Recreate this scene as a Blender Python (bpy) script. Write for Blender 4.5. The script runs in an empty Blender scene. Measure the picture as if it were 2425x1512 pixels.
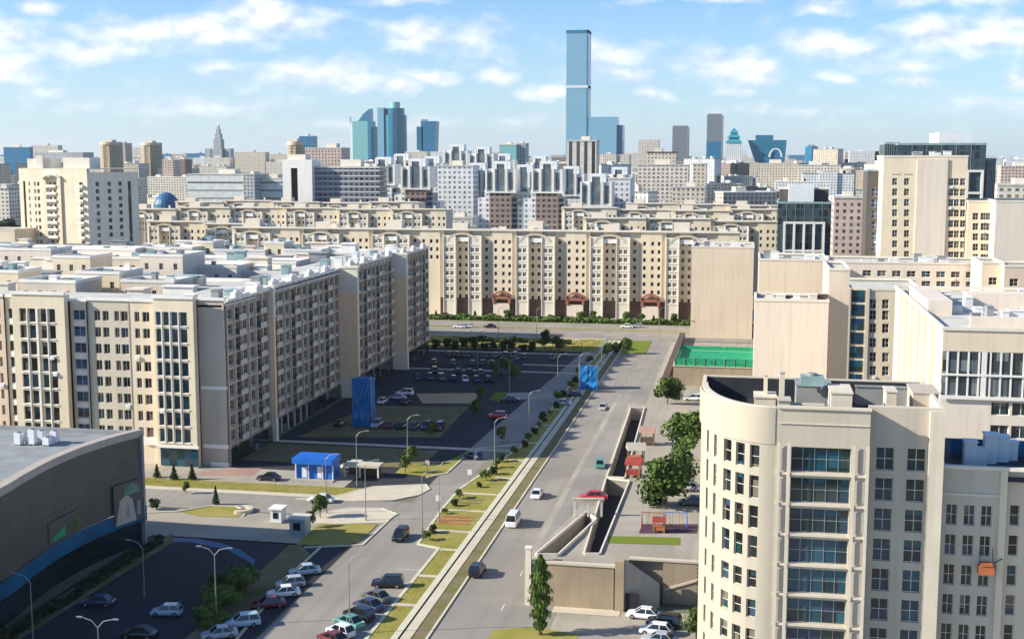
import bpy, bmesh, math, random
from mathutils import Vector, Matrix
from mathutils.geometry import delaunay_2d_cdt
R = math.radians
rnd = random.Random(7)
S = bpy.context.scene
COL = S.collection

# ------------------------------------------------------------------ camera
F, CX, CY, HC = 2960.0, 1212.0, 756.0, 60.0
PITCH = math.atan(381 / F); YAW = R(10.7)
cam_d = bpy.data.cameras.new('camera'); cam = bpy.data.objects.new('camera', cam_d); COL.objects.link(cam)
cam.location = (0, 0, HC); cam.rotation_euler = (math.pi / 2 - PITCH, 0, YAW)
cam_d.sensor_width = 36; cam_d.lens = F / 2424 * 36
cam_d.clip_start = 1; cam_d.clip_end = 60000
S.camera = cam

# ------------------------------------------------------------------ light
SUN_EL, SUN_A = 27.0, 18.0            # shadows run towards +X, turned SUN_A towards +Y
SKY_K, SUN_K, EXPO = 0.09, 5.0, 0.80
S.view_settings.view_transform = 'Standard'; S.view_settings.look = 'None'
S.view_settings.exposure = EXPO; S.view_settings.gamma = 1.0
sun_d = bpy.data.lights.new('sun', 'SUN'); sun_d.energy = SUN_K; sun_d.angle = R(0.5); sun_d.color = (1.0, 0.93, 0.8)
sun = bpy.data.objects.new('sun', sun_d); COL.objects.link(sun)
tv = Vector((math.cos(R(SUN_A)) * math.cos(R(SUN_EL)), math.sin(R(SUN_A)) * math.cos(R(SUN_EL)), -math.sin(R(SUN_EL))))
sun.rotation_euler = tv.to_track_quat('-Z', 'Y').to_euler()

# ------------------------------------------------------------------ node helper
class NT:
    def __init__(s, tree): s.t = tree; s.t.nodes.clear()
    def n(s, typ, **kw):
        nd = s.t.nodes.new(typ)
        for k, v in kw.items():
            if k.startswith('i_'):
                key = k[2:]
                nd.inputs[int(key) if key.isdigit() else key].default_value = v
            else: setattr(nd, k, v)
        return nd
    def l(s, a, b): s.t.links.new(a, b)
    def sock(s, v, inp):
        if hasattr(v, 'is_output'): s.l(v, inp)
        else: inp.default_value = v
    def m(s, op, a, b=0.0, c=None, clamp=False):
        nd = s.t.nodes.new('ShaderNodeMath'); nd.operation = op; nd.use_clamp = clamp
        s.sock(a, nd.inputs[0]); s.sock(b, nd.inputs[1])
        if c is not None: s.sock(c, nd.inputs[2])
        return nd.outputs[0]
    def vm(s, op, a, b):
        nd = s.t.nodes.new('ShaderNodeVectorMath'); nd.operation = op
        s.sock(a, nd.inputs[0]); s.sock(b, nd.inputs[1]); return nd
    def mix(s, f, a, b):
        nd = s.t.nodes.new('ShaderNodeMix'); nd.data_type = 'RGBA'
        s.sock(f, nd.inputs[0]); s.sock(a, nd.inputs[6]); s.sock(b, nd.inputs[7]); return nd.outputs[2]
    def ramp(s, f, a, b):
        nd = s.t.nodes.new('ShaderNodeMapRange'); nd.clamp = True
        s.sock(f, nd.inputs[0]); nd.inputs[1].default_value = a; nd.inputs[2].default_value = b; return nd.outputs[0]

# ------------------------------------------------------------------ world: Nishita sky with a procedural cloud layer
W = bpy.data.worlds.new('World'); S.world = W; W.use_nodes = True
w = NT(W.node_tree)
sky = w.n('ShaderNodeTexSky', sky_type='NISHITA'); sky.sun_disc = False
sky.sun_elevation = R(SUN_EL)
sky.sun_rotation = math.atan2(-tv.x, -tv.y)
sky.altitude = 400; sky.air_density = 1.0; sky.dust_density = 0.6; sky.ozone_density = 2.2
tc = w.n('ShaderNodeTexCoord')
sep = w.n('ShaderNodeSeparateXYZ'); w.l(tc.outputs['Generated'], sep.inputs[0])
dx, dy, dz = sep.outputs
cY, sY = math.cos(YAW), math.sin(YAW)
fw = w.m('MAXIMUM', w.m('ABSOLUTE', w.m('ADD', w.m('MULTIPLY', dx, -sY), w.m('MULTIPLY', dy, cY))), 0.25)
uu = w.m('DIVIDE', w.m('ADD', w.m('MULTIPLY', dx, cY), w.m('MULTIPLY', dy, sY)), fw)
vv = w.m('DIVIDE', dz, fw)
cmb = w.n('ShaderNodeCombineXYZ'); w.l(uu, cmb.inputs[0]); w.l(vv, cmb.inputs[1])
nz = w.n('ShaderNodeTexNoise', noise_dimensions='3D'); nz.inputs['Scale'].default_value = 15; nz.inputs['Detail'].default_value = 5
mp = w.n('ShaderNodeMapping'); mp.inputs['Scale'].default_value = (1, 1.7, 1); w.l(cmb.outputs[0], mp.inputs[0]); w.l(mp.outputs[0], nz.inputs['Vector'])
dis = w.vm('SUBTRACT', nz.outputs['Color'], (0.5, 0.5, 0.5))
dis2 = w.vm('MULTIPLY', dis.outputs[0], (0.07, 0.03, 0))
pos = w.vm('ADD', cmb.outputs[0], dis2.outputs[0])
BL = [(640,48,130,34,1),(440,80,330,34,.95),(240,115,250,34,.8),(20,95,90,45,1),(40,165,95,34,1),(110,20,60,18,.9),(1000,88,120,34,.85),
 (1120,110,90,60,.6),(790,185,210,44,.8),(1000,190,70,24,.9),(1180,180,70,26,.8),(1290,225,75,26,.9),(940,215,46,24,.8),(1440,125,130,34,.7),
 (1540,225,46,22,.7),(1745,178,100,40,1),(1950,118,150,34,.85),(2270,92,230,36,1),(2350,62,120,28,1),(1930,30,60,22,.9),(2210,14,170,20,.8),
 (2400,190,50,24,.9),(1970,190,60,18,.8),(2150,188,70,18,.7),(1660,3,150,14,.8),(1640,140,80,24,.6),(450,250,300,26,.55),(900,300,260,18,.45),
 (1440,180,130,24,.7),(100,215,60,18,.55),(760,30,90,20,.5),(1740,228,40,12,.6),(2250,250,260,26,.45),(2100,150,200,22,.6),(300,60,120,24,.6),
 (1900,270,200,16,.4),(950,2,120,14,.7),(560,160,160,20,.45),(1250,290,200,16,.4)]
acc = None
for (bx, by, rx, ry, st) in BL:
    m_ = w.n('ShaderNodeMapping', vector_type='TEXTURE')
    m_.inputs['Location'].default_value = ((bx - CX) / F, (375 - by) / F, 0)
    m_.inputs['Scale'].default_value = (rx * 1.35 / F, ry * 1.45 / F, 1)
    w.l(pos.outputs[0], m_.inputs[0])
    g_ = w.n('ShaderNodeTexGradient', gradient_type='SPHERICAL'); w.l(m_.outputs[0], g_.inputs[0])
    v_ = w.m('MULTIPLY', g_.outputs['Fac'], st)
    acc = v_ if acc is None else w.m('MAXIMUM', acc, v_)
nz2 = w.n('ShaderNodeTexNoise'); nz2.inputs['Scale'].default_value = 36; nz2.inputs['Detail'].default_value = 5; nz2.inputs['Roughness'].default_value = 0.5
w.l(mp.outputs[0], nz2.inputs['Vector'])
nz3 = w.n('ShaderNodeTexNoise'); nz3.inputs['Scale'].default_value = 36; nz3.inputs['Detail'].default_value = 3
off = w.vm('ADD', mp.outputs[0], (-0.004, 0.012, 0)); w.l(off.outputs[0], nz3.inputs['Vector'])
dens = w.m('ADD', acc, w.m('MULTIPLY', w.m('SUBTRACT', nz2.outputs['Fac'], 0.5), 0.9))
mask = w.ramp(dens, 0.06, 0.80)
lit = w.ramp(w.m('ADD', w.m('SUBTRACT', nz2.outputs['Fac'], nz3.outputs['Fac']), w.m('MULTIPLY', acc, 0.25)), -0.08, 0.22)
ccol = w.mix(lit, (4.7, 5.2, 6.8, 1), (8.0, 7.9, 7.6, 1))
fade = w.ramp(vv, 0.0, 0.035)
mask = w.m('MULTIPLY', mask, w.m('ADD', w.m('MULTIPLY', fade, 0.6), 0.25))
# thin high veil everywhere low in the sky
veil = w.m('MULTIPLY', w.m('SUBTRACT', 1.0, w.ramp(vv, 0.0, 0.13)), 0.5)
tint = w.n('ShaderNodeMix', data_type='RGBA', blend_type='MULTIPLY'); tint.inputs[0].default_value = 1.0
w.l(sky.outputs[0], tint.inputs[6]); tint.inputs[7].default_value = (0.70, 0.94, 1.22, 1)
base = w.mix(veil, tint.outputs[2], (4.6, 5.7, 6.6, 1))
skyc = w.mix(mask, base, ccol)
bg = w.n('ShaderNodeBackground'); w.l(skyc, bg.inputs[0]); bg.inputs[1].default_value = SKY_K
wo = w.n('ShaderNodeOutputWorld'); w.l(bg.outputs[0], wo.inputs[0])
W.cycles.sampling_method = 'MANUAL'; W.cycles.sample_map_resolution = 512

# ------------------------------------------------------------------ picture point -> place in the world
def ray(x, y):
    u = (x - CX) / F; v = -(y - CY) / F
    fy = math.cos(PITCH) + v * math.sin(PITCH); fz = -math.sin(PITCH) + v * math.cos(PITCH)
    return (u * cY - fy * sY, u * sY + fy * cY, fz)
def P(x, y, z=0.0):
    r = ray(x, y); t = (z - HC) / r[2]; return (r[0] * t, r[1] * t)
def Q(x, y, Y):
    r = ray(x, y); t = Y / r[1]; return (r[0] * t, HC + r[2] * t)

# ------------------------------------------------------------------ materials
def new_mat(name):
    m = bpy.data.materials.new(name); m.use_nodes = True
    return m, NT(m.node_tree)
def out(t, shader): o = t.n('ShaderNodeOutputMaterial'); t.l(shader, o.inputs[0])
def plain(name, col, rough=0.7, metal=0.0, var=0.12, scale=0.6, streak=0.0, bump=0.0, spec=0.3, col2=None, rndv=0.0):
    m, t = new_mat(name)
    b = t.n('ShaderNodeBsdfPrincipled'); b.inputs['Roughness'].default_value = rough; b.inputs['Metallic'].default_value = metal
    b.inputs['Specular IOR Level'].default_value = spec
    tc = t.n('ShaderNodeTexCoord'); n1 = t.n('ShaderNodeTexNoise'); n1.inputs['Scale'].default_value = scale; n1.inputs['Detail'].default_value = 4
    t.l(tc.outputs['Object'], n1.inputs['Vector'])
    c2 = col2 if col2 else tuple(c * (1 - 2 * var) for c in col)
    f = t.ramp(n1.outputs['Fac'], 0.35, 0.65)
    c = t.mix(f, tuple(c2) + (1,), tuple(col) + (1,))
    if streak:
        mp_ = t.n('ShaderNodeMapping'); mp_.inputs['Scale'].default_value = (1.2, 1.2, 0.06); t.l(tc.outputs['Object'], mp_.inputs[0])
        n2 = t.n('ShaderNodeTexNoise'); n2.inputs['Scale'].default_value = 1.0; n2.inputs['Detail'].default_value = 3; t.l(mp_.outputs[0], n2.inputs['Vector'])
        c = t.mix(t.m('MULTIPLY', t.ramp(n2.outputs['Fac'], 0.5, 0.72), streak), c, tuple(x * 0.6 for x in col) + (1,))
    if name.startswith('asphalt') or name == 'plaza':
        mp3 = t.n('ShaderNodeMapping'); mp3.inputs['Scale'].default_value = (.55, .02, 1); t.l(tc.outputs['Object'], mp3.inputs[0])
        n4 = t.n('ShaderNodeTexNoise'); n4.inputs['Scale'].default_value = 1.0; n4.inputs['Detail'].default_value = 5; t.l(mp3.outputs[0], n4.inputs['Vector'])
        c = t.mix(t.m('MULTIPLY', t.ramp(n4.outputs['Fac'], .48, .66), .35), c, tuple(x * .62 for x in col) + (1,))
        vo = t.n('ShaderNodeTexVoronoi'); vo.inputs['Scale'].default_value = .09; t.l(tc.outputs['Object'], vo.inputs['Vector'])
        sc_ = t.n('ShaderNodeSeparateColor'); t.l(vo.outputs['Color'], sc_.inputs[0])
        c = t.mix(t.m('MULTIPLY', t.m('GREATER_THAN', sc_.outputs[0], .8), .22), c, tuple(x * .6 for x in col) + (1,))
    if rndv:
        oi = t.n('ShaderNodeObjectInfo')
        k = t.m('ADD', 1 - rndv, t.m('MULTIPLY', oi.outputs['Random'], 2 * rndv))
        hs = t.n('ShaderNodeHueSaturation'); t.l(c, hs.inputs['Color']); t.l(k, hs.inputs['Value']); c = hs.outputs[0]
    t.l(c, b.inputs['Base Color'])
    if bump:
        bp = t.n('ShaderNodeBump'); bp.inputs['Strength'].default_value = bump; bp.inputs['Distance'].default_value = 0.1
        n3 = t.n('ShaderNodeTexNoise'); n3.inputs['Scale'].default_value = scale * 8; t.l(tc.outputs['Object'], n3.inputs['Vector'])
        t.l(n3.outputs['Fac'], bp.inputs['Height']); t.l(bp.outputs[0], b.inputs['Normal'])
    out(t, b.outputs[0]); return m
def glassm(name, cols, rough=0.08, spec=0.6):
    """window glass: the dark room behind differs per window (Object Info random and a coarse cell noise)"""
    m, t = new_mat(name)
    b = t.n('ShaderNodeBsdfPrincipled'); b.inputs['Roughness'].default_value = rough; b.inputs['Specular IOR Level'].default_value = spec
    oi = t.n('ShaderNodeObjectInfo'); g = t.n('ShaderNodeNewGeometry')
    wn = t.n('ShaderNodeTexWhiteNoise', noise_dimensions='4D')
    sn = t.vm('SNAP', g.outputs['Position'], (1.6, 1.6, 1.65)); t.l(sn.outputs[0], wn.inputs['Vector']); t.l(oi.outputs['Random'], wn.inputs['W'])
    cr = t.n('ShaderNodeValToRGB'); cr.color_ramp.interpolation = 'CONSTANT'
    el = cr.color_ramp.elements; el[0].position = 0; el[0].color = cols[0] + (1,); el[1].position = 1 / len(cols); el[1].color = cols[1] + (1,)
    for i in range(2, len(cols)): e = el.new(i / len(cols)); e.color = cols[i] + (1,)
    t.l(wn.outputs['Value'], cr.inputs[0]); t.l(cr.outputs[0], b.inputs['Base Color'])
    out(t, b.outputs[0]); return m
def facade(name, wall, win, pw=3.2, ph=3.1, ww=0.42, wh=0.5, band=None, bandf=0.12, colstrip=0, strip=None, rough=0.75, wr=0.15, var=0.10, wv=(0.5, 1.7)):
    """far facade: the rows of windows of a wall too distant to show separate panes, laid out in metres along the wall"""
    m, t = new_mat(name)
    b = t.n('ShaderNodeBsdfPrincipled'); b.inputs['Specular IOR Level'].default_value = 0.4
    uv = t.n('ShaderNodeUVMap'); uv.uv_map = 'UVMap'
    sp = t.n('ShaderNodeSeparateXYZ'); t.l(uv.outputs[0], sp.inputs[0])
    U = t.m('DIVIDE', sp.outputs[0], pw); V = t.m('DIVIDE', sp.outputs[1], ph)
    fu = t.m('FRACT', U); fv = t.m('FRACT', V)
    mu = t.m('LESS_THAN', t.m('ABSOLUTE', t.m('SUBTRACT', fu, 0.5)), ww / 2)
    mv = t.m('LESS_THAN', t.m('ABSOLUTE', t.m('SUBTRACT', fv, 0.52)), wh / 2)
    cb = t.n('ShaderNodeCombineXYZ'); t.l(t.m('FLOOR', U), cb.inputs[0]); t.l(t.m('FLOOR', V), cb.inputs[1])
    wn = t.n('ShaderNodeTexWhiteNoise', noise_dimensions='4D'); t.l(cb.outputs[0], wn.inputs['Vector'])
    oi = t.n('ShaderNodeObjectInfo'); t.l(oi.outputs['Random'], wn.inputs['W'])
    mask = t.m('MULTIPLY', mu, mv)
    tc = t.n('ShaderNodeTexCoord'); n1 = t.n('ShaderNodeTexNoise'); n1.inputs['Scale'].default_value = 0.25; n1.inputs['Detail'].default_value = 5
    t.l(tc.outputs['Object'], n1.inputs['Vector'])
    wc = t.mix(t.ramp(n1.outputs['Fac'], 0.35, 0.65), tuple(c * (1 - 2 * var) for c in wall) + (1,), tuple(wall) + (1,))
    if colstrip:
        st = t.m('LESS_THAN', t.m('FRACT', t.m('DIVIDE', sp.outputs[0], colstrip)), 0.32)
        wc = t.mix(st, wc, tuple(strip) + (1,))
    if band:
        wc = t.mix(t.m('LESS_THAN', fv, bandf), wc, tuple(band) + (1,))
    winc = t.mix(wn.outputs['Value'], tuple(c * wv[0] for c in win) + (1,), tuple(c * wv[1] for c in win) + (1,))
    c = t.mix(mask, wc, winc); t.l(c, b.inputs['Base Color'])
    t.l(t.m('SUBTRACT', rough, t.m('MULTIPLY', mask, rough - wr)), b.inputs['Roughness'])
    out(t, b.outputs[0]); return m
def paint(name, col, rough=0.25):
    m, t = new_mat(name); b = t.n('ShaderNodeBsdfPrincipled'); b.inputs['Base Color'].default_value = tuple(col) + (1,)
    b.inputs['Roughness'].default_value = rough; b.inputs['Coat Weight'].default_value = 0.5; b.inputs['Coat Roughness'].default_value = 0.06
    out(t, b.outputs[0]); return m

M = {}
def mk(key, *a, **k): M[key] = plain(key, *a, **k); return M[key]
mk('cream', (0.74, 0.62, 0.46), streak=0.25, scale=0.12, var=0.05)
mk('yellow_cream', (0.77, 0.655, 0.475), streak=0.2, scale=0.1, var=0.05)
mk('peach', (0.74, 0.57, 0.42), streak=0.2, scale=0.12, var=0.05)
mk('tan', (0.74, 0.61, 0.45), streak=0.35, scale=0.07, var=0.05)
mk('palewall', (0.74, 0.64, 0.52), streak=0.3, scale=0.08, var=0.04)
mk('beige', (0.62, 0.54, 0.42), streak=0.3, scale=0.1, var=0.05)
mk('stone_grey', (0.48, 0.42, 0.35), streak=0.3, scale=0.15, var=0.05)
mk('sandstone', (0.45, 0.40, 0.315), streak=0.15, scale=0.1, var=0.04)
mk('fin_sunlit_peach', (0.84, 0.62, 0.42), streak=0.15, scale=0.1, var=0.03)  # sunlight on the fins put into a raised peach colour
mk('tower_beige', (0.56, 0.49, 0.385), streak=0.3, scale=0.12, var=0.06)
mk('tower_trim', (0.68, 0.60, 0.47), streak=0.2, scale=0.3, var=0.05)
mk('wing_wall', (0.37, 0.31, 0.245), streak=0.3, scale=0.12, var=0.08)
mk('wing_line', (0.58, 0.52, 0.43), scale=0.3, var=0.05)
mk('white', (0.80, 0.765, 0.70), streak=0.15, scale=0.3, var=0.03)
mk('ivory', (0.76, 0.69, 0.57), streak=0.15, scale=0.3, var=0.04)
mk('roof_pale', (0.62, 0.585, 0.52), scale=0.25, var=0.12)
mk('roof_dark', (0.04, 0.045, 0.05), scale=0.4, var=0.2)
mk('roof_grey', (0.30, 0.31, 0.31), scale=0.3, var=0.12)
mk('teal_roof', (0.30, 0.42, 0.42), scale=0.4, var=0.15, rough=0.4)
mk('dark_clad', (0.10, 0.094, 0.083), scale=0.5, var=0.08, rough=0.5)
mk('brown', (0.13, 0.085, 0.07), scale=0.3, var=0.12)
mk('redbrick', (0.36, 0.15, 0.10), scale=0.6, var=0.12)
mk('metal', (0.45, 0.46, 0.46), rough=0.4, metal=0.6, var=0.05)
mk('pole', (0.30, 0.30, 0.29), rough=0.5, metal=0.3, var=0.05)
mk('ac_white', (0.75, 0.76, 0.76), rough=0.5, var=0.05)
mk('blue_plastic', (0.02, 0.16, 0.62), rough=0.35, var=0.1)
mk('blue_tarp', (0.02, 0.20, 0.52), rough=0.4, var=0.2, scale=1.2)
mk('green_net', (0.02, 0.36, 0.17), rough=0.6, var=0.2, scale=1.0)
mk('red_paint', (0.33, 0.06, 0.045), rough=0.4, var=0.1)
mk('orange', (0.48, 0.15, 0.06), rough=0.5, var=0.1)
mk('wood', (0.36, 0.20, 0.09), rough=0.7, var=0.2, scale=2)
mk('asphalt', (0.31, 0.28, 0.24), rough=0.85, scale=0.08, var=0.08, bump=0.1)
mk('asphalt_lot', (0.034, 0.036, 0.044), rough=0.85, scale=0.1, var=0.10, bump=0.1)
mk('paving', (0.40, 0.355, 0.29), rough=0.85, scale=0.2, var=0.08)
mk('paving_light', (0.58, 0.51, 0.39), rough=0.85, scale=0.3, var=0.06)
mk('plaza', (0.40, 0.355, 0.28), rough=0.85, scale=0.1, var=0.10)
mk('kerb_stone', (0.60, 0.57, 0.42), rough=0.8, scale=0.5, var=0.06)
mk('line_paint', (0.72, 0.72, 0.68), rough=0.6, var=0.05)
mk('sand', (0.55, 0.38, 0.20), rough=0.9, scale=0.15, var=0.10)
mk('grass', (0.25, 0.235, 0.045), rough=0.95, scale=0.22, col2=(0.33, 0.28, 0.09), bump=0.4, spec=0.1)
mk('grass_lush', (0.15, 0.20, 0.025), rough=0.95, scale=0.3, col2=(0.16, 0.19, 0.03), bump=0.4, spec=0.1)
mk('soil', (0.22, 0.17, 0.11), rough=0.95, scale=0.3, col2=(0.15, 0.15, 0.05), spec=0.1)
mk('city_ground', (0.22, 0.20, 0.16), rough=0.95, scale=0.012, col2=(0.10, 0.13, 0.05), spec=0.1)
mk('foliage', (0.11, 0.17, 0.03), rough=0.7, scale=0.6, col2=(0.05, 0.09, 0.016), spec=0.2, rndv=0.2)
mk('foliage_dark', (0.04, 0.07, 0.022), rough=0.7, scale=0.6, col2=(0.018, 0.035, 0.012), spec=0.2, rndv=0.2)
mk('foliage_young', (0.12, 0.15, 0.03), rough=0.7, scale=0.8, col2=(0.06, 0.09, 0.02), spec=0.2, rndv=0.2)
mk('bark', (0.12, 0.09, 0.06), rough=0.9, scale=3)
mk('tyre', (0.02, 0.02, 0.02), rough=0.8)
mk('rubber_play', (0.10, 0.05, 0.07), rough=0.8)
mk('stone_wall', (0.38, 0.30, 0.20), rough=0.85, scale=0.25, col2=(0.30, 0.24, 0.17), streak=0.35)
mk('dark_void', (0.025, 0.025, 0.03), rough=0.8)
mk('pinkstone', (0.40, 0.24, 0.19), rough=0.8, scale=0.2, var=0.08)
mk('reflection_screen_blue', (0.03, 0.16, 0.32), rough=0.5, var=0.2, scale=0.3)  # blue of the painted ground reflection, also of the roof screen
GL = glassm('window_glass', [(0.012, 0.02, 0.018), (0.02, 0.03, 0.035), (0.16, 0.14, 0.11), (0.01, 0.012, 0.012), (0.008, 0.01, 0.012), (0.03, 0.07, 0.12), (0.045, 0.04, 0.03), (0.015, 0.05, 0.05), (0.012, 0.012, 0.014)])
GLB = glassm('blue_glass', [(0.01, 0.06, 0.16), (0.01, 0.04, 0.12), (0.015, 0.02, 0.04), (0.02, 0.09, 0.20)])
GLT = glassm('teal_glass', [(0.01, 0.06, 0.09), (0.02, 0.09, 0.13), (0.01, 0.03, 0.04), (0.03, 0.05, 0.05), (0.02, 0.05, 0.09)])
GLG = glassm('grey_glass', [(0.04, 0.05, 0.06), (0.10, 0.12, 0.14), (0.03, 0.035, 0.045), (0.18, 0.2, 0.2), (0.05, 0.06, 0.06)])
FA = {
 'cream': facade('far_cream_wall', (0.70, 0.61, 0.48), (0.15, 0.13, 0.11)),
 'white': facade('far_white_wall', (0.74, 0.74, 0.72), (0.17, 0.20, 0.25), band=(0.74, 0.74, 0.74)),
 'pink': facade('far_pink_wall', (0.62, 0.48, 0.41), (0.09, 0.07, 0.07)),
 'tan': facade('far_tan_wall', (0.48, 0.37, 0.24), (0.08, 0.06, 0.05), pw=2.6, band=(0.5, 0.42, 0.32)),
 'grey': facade('far_grey_wall', (0.46, 0.47, 0.47), (0.07, 0.08, 0.09)),
 'brown': facade('far_brown_wall', (0.28, 0.20, 0.17), (0.05, 0.045, 0.05), band=(0.35, 0.28, 0.24)),
 'ivory': facade('far_ivory_wall', (0.74, 0.68, 0.58), (0.18, 0.15, 0.12), pw=3.6, ww=0.5),
 'strip': facade('far_striped_wall', (0.66, 0.62, 0.56), (0.06, 0.05, 0.05), pw=5.5, ph=40, ww=0.45, wh=1.1),
 'balcony': facade('far_balcony_wall', (0.20, 0.20, 0.21), (0.04, 0.05, 0.07), pw=3.2, ww=0.6, band=(0.5, 0.5, 0.52), bandf=0.2),
 'bands': facade('far_banded_wall', (0.66, 0.67, 0.64), (0.16, 0.18, 0.18), pw=60, ph=7, ww=1.1, wh=0.22),
 'pglass': facade('far_pale_glass', (0.22, 0.42, 0.54), (0.20, 0.39, 0.51), pw=3, ph=4, ww=0.8, wh=0.8, rough=0.3, wr=0.15, var=0.04, wv=(0.95, 1.05)),
 'tglass': facade('far_teal_glass', (0.02, 0.19, 0.28), (0.02, 0.16, 0.26), pw=4, ph=4, ww=0.8, wh=0.8, rough=0.3, wr=0.15, var=0.2, wv=(0.95, 1.05)),
 'gglass': facade('far_green_glass', (0.24, 0.50, 0.48), (0.20, 0.46, 0.46), pw=4, ph=4, ww=0.8, wh=0.8, rough=0.3, var=0.1, wv=(0.95, 1.05)),
 'bglass': facade('far_blue_glass', (0.03, 0.20, 0.36), (0.03, 0.17, 0.32), pw=4, ph=4, ww=0.8, wh=0.8, rough=0.3, var=0.2, wv=(0.95, 1.05)),
 'dglass': facade('dark_curtain_glass', (0.055, 0.085, 0.10), (0.03, 0.05, 0.06), pw=1.8, ph=3.3, ww=0.86, wh=0.78, rough=0.35, wr=0.08, var=0.1),
 'lglass': facade('far_slab_glass', (0.20, 0.22, 0.25), (0.18, 0.20, 0.22), pw=3, ph=4, ww=0.7, wh=0.6, rough=0.4, var=0.06, wv=(0.95, 1.05)),
}

# ------------------------------------------------------------------ mesh builder
class MB:
    def __init__(s): s.v = []; s.f = []; s.m = []; s.uv = []; s.pc = []
    def face(s, pts, m=0, uv=None):
        b = len(s.v); s.v += [tuple(p) for p in pts]; s.f.append(tuple(range(b, b + len(pts)))); s.m.append(m)
        s.uv.append(uv if uv else [(p[0], p[1]) for p in pts])
    def wallq(s, a, b, z0, z1, m=0, u0=0.0):       # outward normal = (uy,-ux)
        L = math.hypot(b[0] - a[0], b[1] - a[1])
        s.face([(a[0], a[1], z0), (b[0], b[1], z0), (b[0], b[1], z1), (a[0], a[1], z1)], m, [(u0, z0), (u0 + L, z0), (u0 + L, z1), (u0, z1)])
    def prism(s, poly, z0, z1, m=0, mt=None, bottom=False):   # poly counter-clockwise seen from above
        n = len(poly); u = 0.0; f0 = len(s.f)
        for i in range(n):
            a, b = poly[i], poly[(i + 1) % n]
            s.wallq(a, b, z0, z1, m, u); u += math.hypot(b[0] - a[0], b[1] - a[1])
        s.face([(p[0], p[1], z1) for p in poly], m if mt is None else mt)
        if bottom: s.face([(p[0], p[1], z0) for p in reversed(poly)], m)
        s.pc.append((f0, len(s.f)))
    def box(s, x0, x1, y0, y1, z0, z1, m=0, mt=None, bottom=True):
        s.prism([(x0, y0), (x1, y0), (x1, y1), (x0, y1)], z0, z1, m, mt, bottom)
    def frame_ring(s, x0, x1, y0, y1, z0, z1, t, m=0):   # parapet
        s.box(x0, x1, y0, y0 + t, z0, z1, m); s.box(x0, x1, y1 - t, y1, z0, z1, m)
        s.box(x0, x0 + t, y0 + t, y1 - t, z0, z1, m); s.box(x1 - t, x1, y0 + t, y1 - t, z0, z1, m)
    def tube(s, p, q, r0, r1=None, n=8, m=0, cap=True):
        r1 = r0 if r1 is None else r1
        p = Vector(p); q = Vector(q); d = (q - p)
        if d.length < 1e-6: return
        f0 = len(s.f)
        d.normalize(); a = d.orthogonal().normalized(); b = d.cross(a)
        P0 = [p + (a * math.cos(2 * math.pi * i / n) + b * math.sin(2 * math.pi * i / n)) * r0 for i in range(n)]
        P1 = [q + (a * math.cos(2 * math.pi * i / n) + b * math.sin(2 * math.pi * i / n)) * r1 for i in range(n)]
        for i in range(n):
            j = (i + 1) % n; s.face([P0[i], P0[j], P1[j], P1[i]], m)
        if cap: s.face(list(reversed(P0)), m); s.face(P1, m)
        s.pc.append((f0, len(s.f)))
    def xform(s, loc, rot):
        c, q = math.cos(rot), math.sin(rot)
        s.v = [(x * c - y * q + loc[0], x * q + y * c + loc[1], z + loc[2]) for x, y, z in s.v]; return s
    def mesh(s, name, mats):
        me = bpy.data.meshes.new(name); me.from_pydata(s.v, [], s.f)
        for m in mats: me.materials.append(m)
        me.polygons.foreach_set('material_index', s.m)
        ul = me.uv_layers.new(name='UVMap'); ul.data.foreach_set('uv', [c for f in s.uv for p in f for c in p])
        me.update(); return me
    def sub(s, fs):
        q = MB()
        for f in fs: q.face([s.v[i] for i in s.f[f]], s.m[f], s.uv[f])
        return q
    def clusters(s):
        """pieces (boxes, tubes) that touch stay together; loose ones become parts of their own"""
        used = set(); P_ = []
        for a, b in s.pc: P_.append(list(range(a, b))); used.update(range(a, b))
        base = [f for f in range(len(s.f)) if f not in used]
        if base: P_.append(base)
        bb = []
        for fs in P_:
            vs = [s.v[i] for f in fs for i in s.f[f]]
            bb.append([min(v[k] for v in vs) - .03 for k in range(3)] + [max(v[k] for v in vs) + .03 for k in range(3)])
        par = list(range(len(P_)))
        def fd(i):
            while par[i] != i: par[i] = par[par[i]]; i = par[i]
            return i
        order = sorted(range(len(P_)), key=lambda i: bb[i][0])
        for ii, i in enumerate(order):
            for j in order[ii + 1:]:
                if bb[j][0] > bb[i][3]: break
                if bb[i][1] <= bb[j][4] and bb[j][1] <= bb[i][4] and bb[i][2] <= bb[j][5] and bb[j][2] <= bb[i][5]: par[fd(i)] = fd(j)
        g = {}
        for i, fs in enumerate(P_): g.setdefault(fd(i), []).extend(fs)
        return list(g.values())
    def build(s, name, mats, parent=None, loc=None, rz=0.0):
        if not isinstance(mats, (list, tuple)): mats = [mats]
        if parent and len(s.pc) > 1 and len(s.pc) < 900:
            parts = s.clusters()
            if len(parts) > 1:
                keep = parts[:100]; rest = parts[100:]; o = None
                for fs in keep: o = link(name, s.sub(fs).mesh(name, mats), parent, loc, rz)
                if rest: o = tag(link(name, s.sub([f for p in rest for f in p]).mesh(name, mats), parent, loc, rz), kind='stuff')
                return o
        return link(name, s.mesh(name, mats), parent, loc, rz)
def link(name, me, parent=None, loc=None, rz=0.0):
    o = bpy.data.objects.new(name, me); COL.objects.link(o)
    if parent: o.parent = parent
    if loc: o.location = loc
    if rz: o.rotation_euler = (0, 0, rz)
    return o
def tag(o, label=None, cat=None, group=None, kind=None):
    if label: o['label'] = label
    if cat: o['category'] = cat
    if group: o['group'] = group
    if kind: o['kind'] = kind
    return o
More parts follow.
